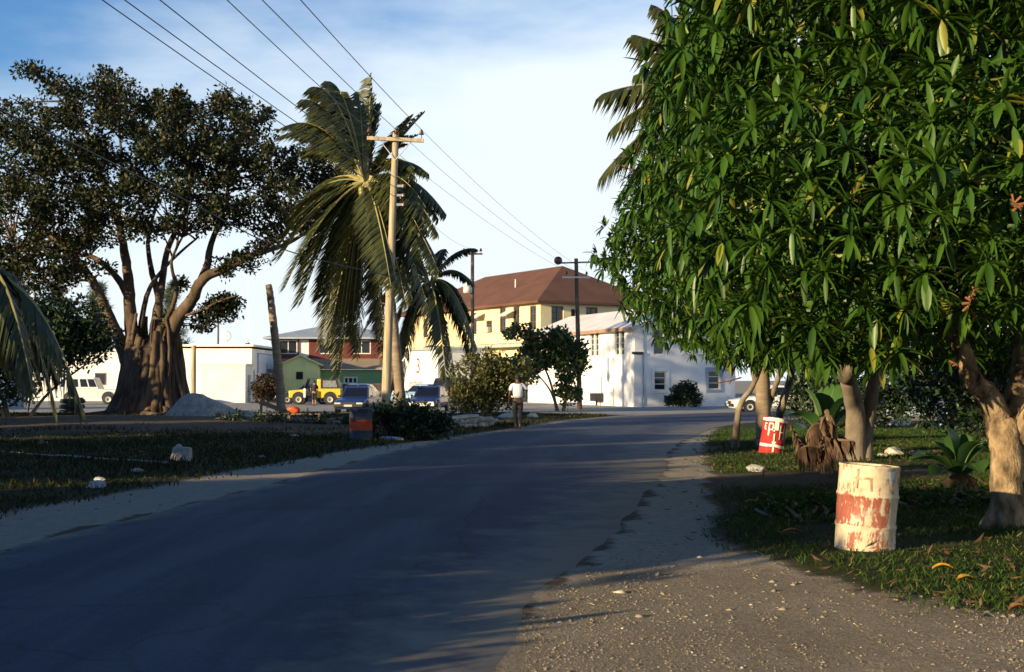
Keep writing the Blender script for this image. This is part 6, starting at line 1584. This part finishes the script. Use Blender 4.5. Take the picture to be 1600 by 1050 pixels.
def pebbles(n, xr, yr, size, cond, name, label):
    x = rng.uniform(*xr, n); y = yr[0]+(yr[1]-yr[0])*rng.uniform(0, 1, n)**1.4
    idx = gw_at(x, y); ok = (wgrav[idx]*1.0+.25*(wsand[idx] > .6)*right_side[idx] + .2*left_side[idx]*(d_left[idx] < 1.4) > rng.uniform(.05, .9, n)) & (np.abs(x/y) < .46) & ~in_road[idx]
    x, y, idx = x[ok], y[ok], idx[ok]; k = len(x)
    octv = np.array([(1,0,0),(-1,0,0),(0,1,0),(0,-1,0),(0,0,1),(0,0,-1)], float); octf = np.array([(0,2,4),(2,1,4),(1,3,4),(3,0,4),(2,0,5),(1,2,5),(3,1,5),(0,3,5)])
    s_ = size*np.exp(rng.normal(0, .55, k)); s_ = np.minimum(s_, size*4.5)
    V = octv[None]*s_[:, None, None]*rng.uniform(.55, 1.2, (k, 6, 1))*np.array([1, 1, .6]); V[:, :, :2] += rng.normal(0, .2, (k, 6, 2))*s_[:, None, None]
    V += np.stack([x, y, hgt[idx]+s_*.15], 1)[:, None]
    Fc = (octf[None]+(np.arange(k)*6)[:, None, None]).reshape(-1, 3)
    return tag(mesh_np(name, V.reshape(-1, 3), [Fc], M_pebble), label, 'gravel', kind='stuff')
pebbles(110000, (-1.5, 9), (6.6, 14), (.0040), None, 'gravel', 'loose gravel over the foreground shoulder')
pebbles(14000, (-9, 9), (9, 40), .011, None, 'gravel', 'scattered grit along the sandy road edges')

# ------------------------------------------------------------------ shade trees and bushes beside the road behind the photographer's left
def shade_tree(p, q, h, w, label, seed, n=190):
    x, y = .66*p+.75*q, -.75*p+.66*q
    rr = random.Random(seed)
    bl = [((0, 0, h*.42), (w*.62, w*.62, h*.45))] + [((rr.uniform(-.55, .55)*w, rr.uniform(-.5, .5)*w, h*rr.uniform(.3, .72)), (w*.42, w*.42, h*.28)) for _ in range(5)]
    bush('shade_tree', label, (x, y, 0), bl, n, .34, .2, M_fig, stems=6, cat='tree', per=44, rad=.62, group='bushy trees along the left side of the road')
k = 0
desc = ['narrowest bushy tree nearest the camera on the left roadside', 'second bushy tree from the camera on the left roadside', 'third bushy tree from the camera on the left roadside', 'fourth bushy tree from the camera, level with the gravel shoulder', 'fifth bushy tree from the camera on the left roadside', 'sixth bushy tree, level with the stone block in the grass', 'seventh bushy tree along the left side of the road', 'eighth bushy tree along the left side of the road', 'third last bushy tree of the row, towards the fig tree', 'second last bushy tree of the row, beside the fig tree', 'last bushy tree of the row, beyond the fig tree']
for (p, q, h, w) in ((-10.3, -4.0, 4.0, 2.6), (-13.8, -3.5, 4.5, 2.8), (-17.8, -3.0, 4.1, 2.8), (-22.5, -1.0, 6.3, 3.0), (-26.5, 1.0, 5.5, 3.2), (-31.5, 3.5, 5.3, 3.2), (-37, 5, 5.5, 3.2), (-42.5, 6.5, 6.2, 3.4), (-48, 8, 6.7, 3.6), (-54, 9.5, 6.7, 3.6), (-60, 11, 5.9, 3.2)):
    shade_tree(p, q, h, w, desc[k], 40+k, 200); k += 1
bush('shade_bush', 'low dense bush beside the road edge left of the camera', (-6.3, 5.5, 0), [((0, 0, .5), (2.0, 1.9, .52)), ((-1.2, 1, .6), (1.2, 1, .5)), ((.6, -1.3, .42), (1.3, 1.2, .42))], 260, .26, .16, M_fig, stems=5, per=40, rad=.42)
for (x, y, h, w, l) in ((9.5, -1.5, 8.5, 4.0, 'big unseen tree added beside the camera to block sky light'), (6.5, -10, 9, 4.5, 'big unseen tree added behind the camera to block sky light')):  # unseen trees added on the right to hold back sky light
    bush('sky_blocker_tree', l, (x, y, 0), [((0, 0, h*.58), (w, w, h*.4)), ((w*.5, 1, h*.5), (w*.6, w*.6, h*.3)), ((-w*.4, -1, h*.6), (w*.6, w*.6, h*.3))], 260, .4, .22, M_fig, stems=6, cat='tree', per=40, rad=.8)
for (u, D, hh, ww, l) in ((1330, 44, 1.9, 2.6, 'dark undergrowth bush behind the middle mango trunk'), (1560, 34, 2.6, 2.6, 'dark undergrowth bush behind the near mango trunk at the right'), (1640, 28, 3.0, 2.6, 'dark undergrowth bush at the right edge'), (1480, 52, 2.6, 2.4, 'dark undergrowth bush behind the white post')):
    bush('undergrowth_bush', l, (P(u, 600, D).x, D, 0), [((0, 0, hh*.5), (ww, 1.4, hh*.5)), ((-ww*.4, 0, hh*.8), (ww*.5, 1, hh*.3)), ((ww*.5, 0, hh*.75), (ww*.4, 1, hh*.3))], 190, .2, .1, M_darkleaf, stems=6, rad=.4)

# leaf litter over the right verge and under the fig
def litter(n, xr, yr, name, label):
    x = rng.uniform(*xr, n); y = yr[0]+(yr[1]-yr[0])*rng.uniform(0, 1, n)**1.4
    idx = gw_at(x, y); ok = ~in_road[idx] & (np.abs(x/y) < .46) & ((wg[idx] > .2) | (rng.uniform(0, 1, n) < .08)); x, y, idx = x[ok], y[ok], idx[ok]; k = len(x)
    D = rand_dir(k); D[:, 2] = rng.uniform(-.05, .35, k); D = unit(D)
    B = np.stack([x, y, hgt[idx]+rng.uniform(.015, .06, k)], 1)
    V, f3 = leaves_simple(B, D, unit(np.stack([rng.normal(0, .3, k), rng.normal(0, .3, k), np.ones(k)], 1)), rng.uniform(.08, .2, k), rng.uniform(.025, .05, k), fold=-.35)
    return tag(mesh_np(name, V, [f3], M_litter), label, 'leaf litter', kind='stuff')
M_litter = leafmat('dead_leaf_litter', (.05, .03, .015), (.16, .095, .045), (.34, .20, .05), rough=.8, trans=.05, spec=.2)
litter(2600, (1.5, 14), (8.6, 36), 'leaf_litter', 'dry fallen leaves scattered over the right verge')
litter(1800, (-22, 0), (15, 58), 'leaf_litter', 'dry fallen leaves scattered over the left verge')
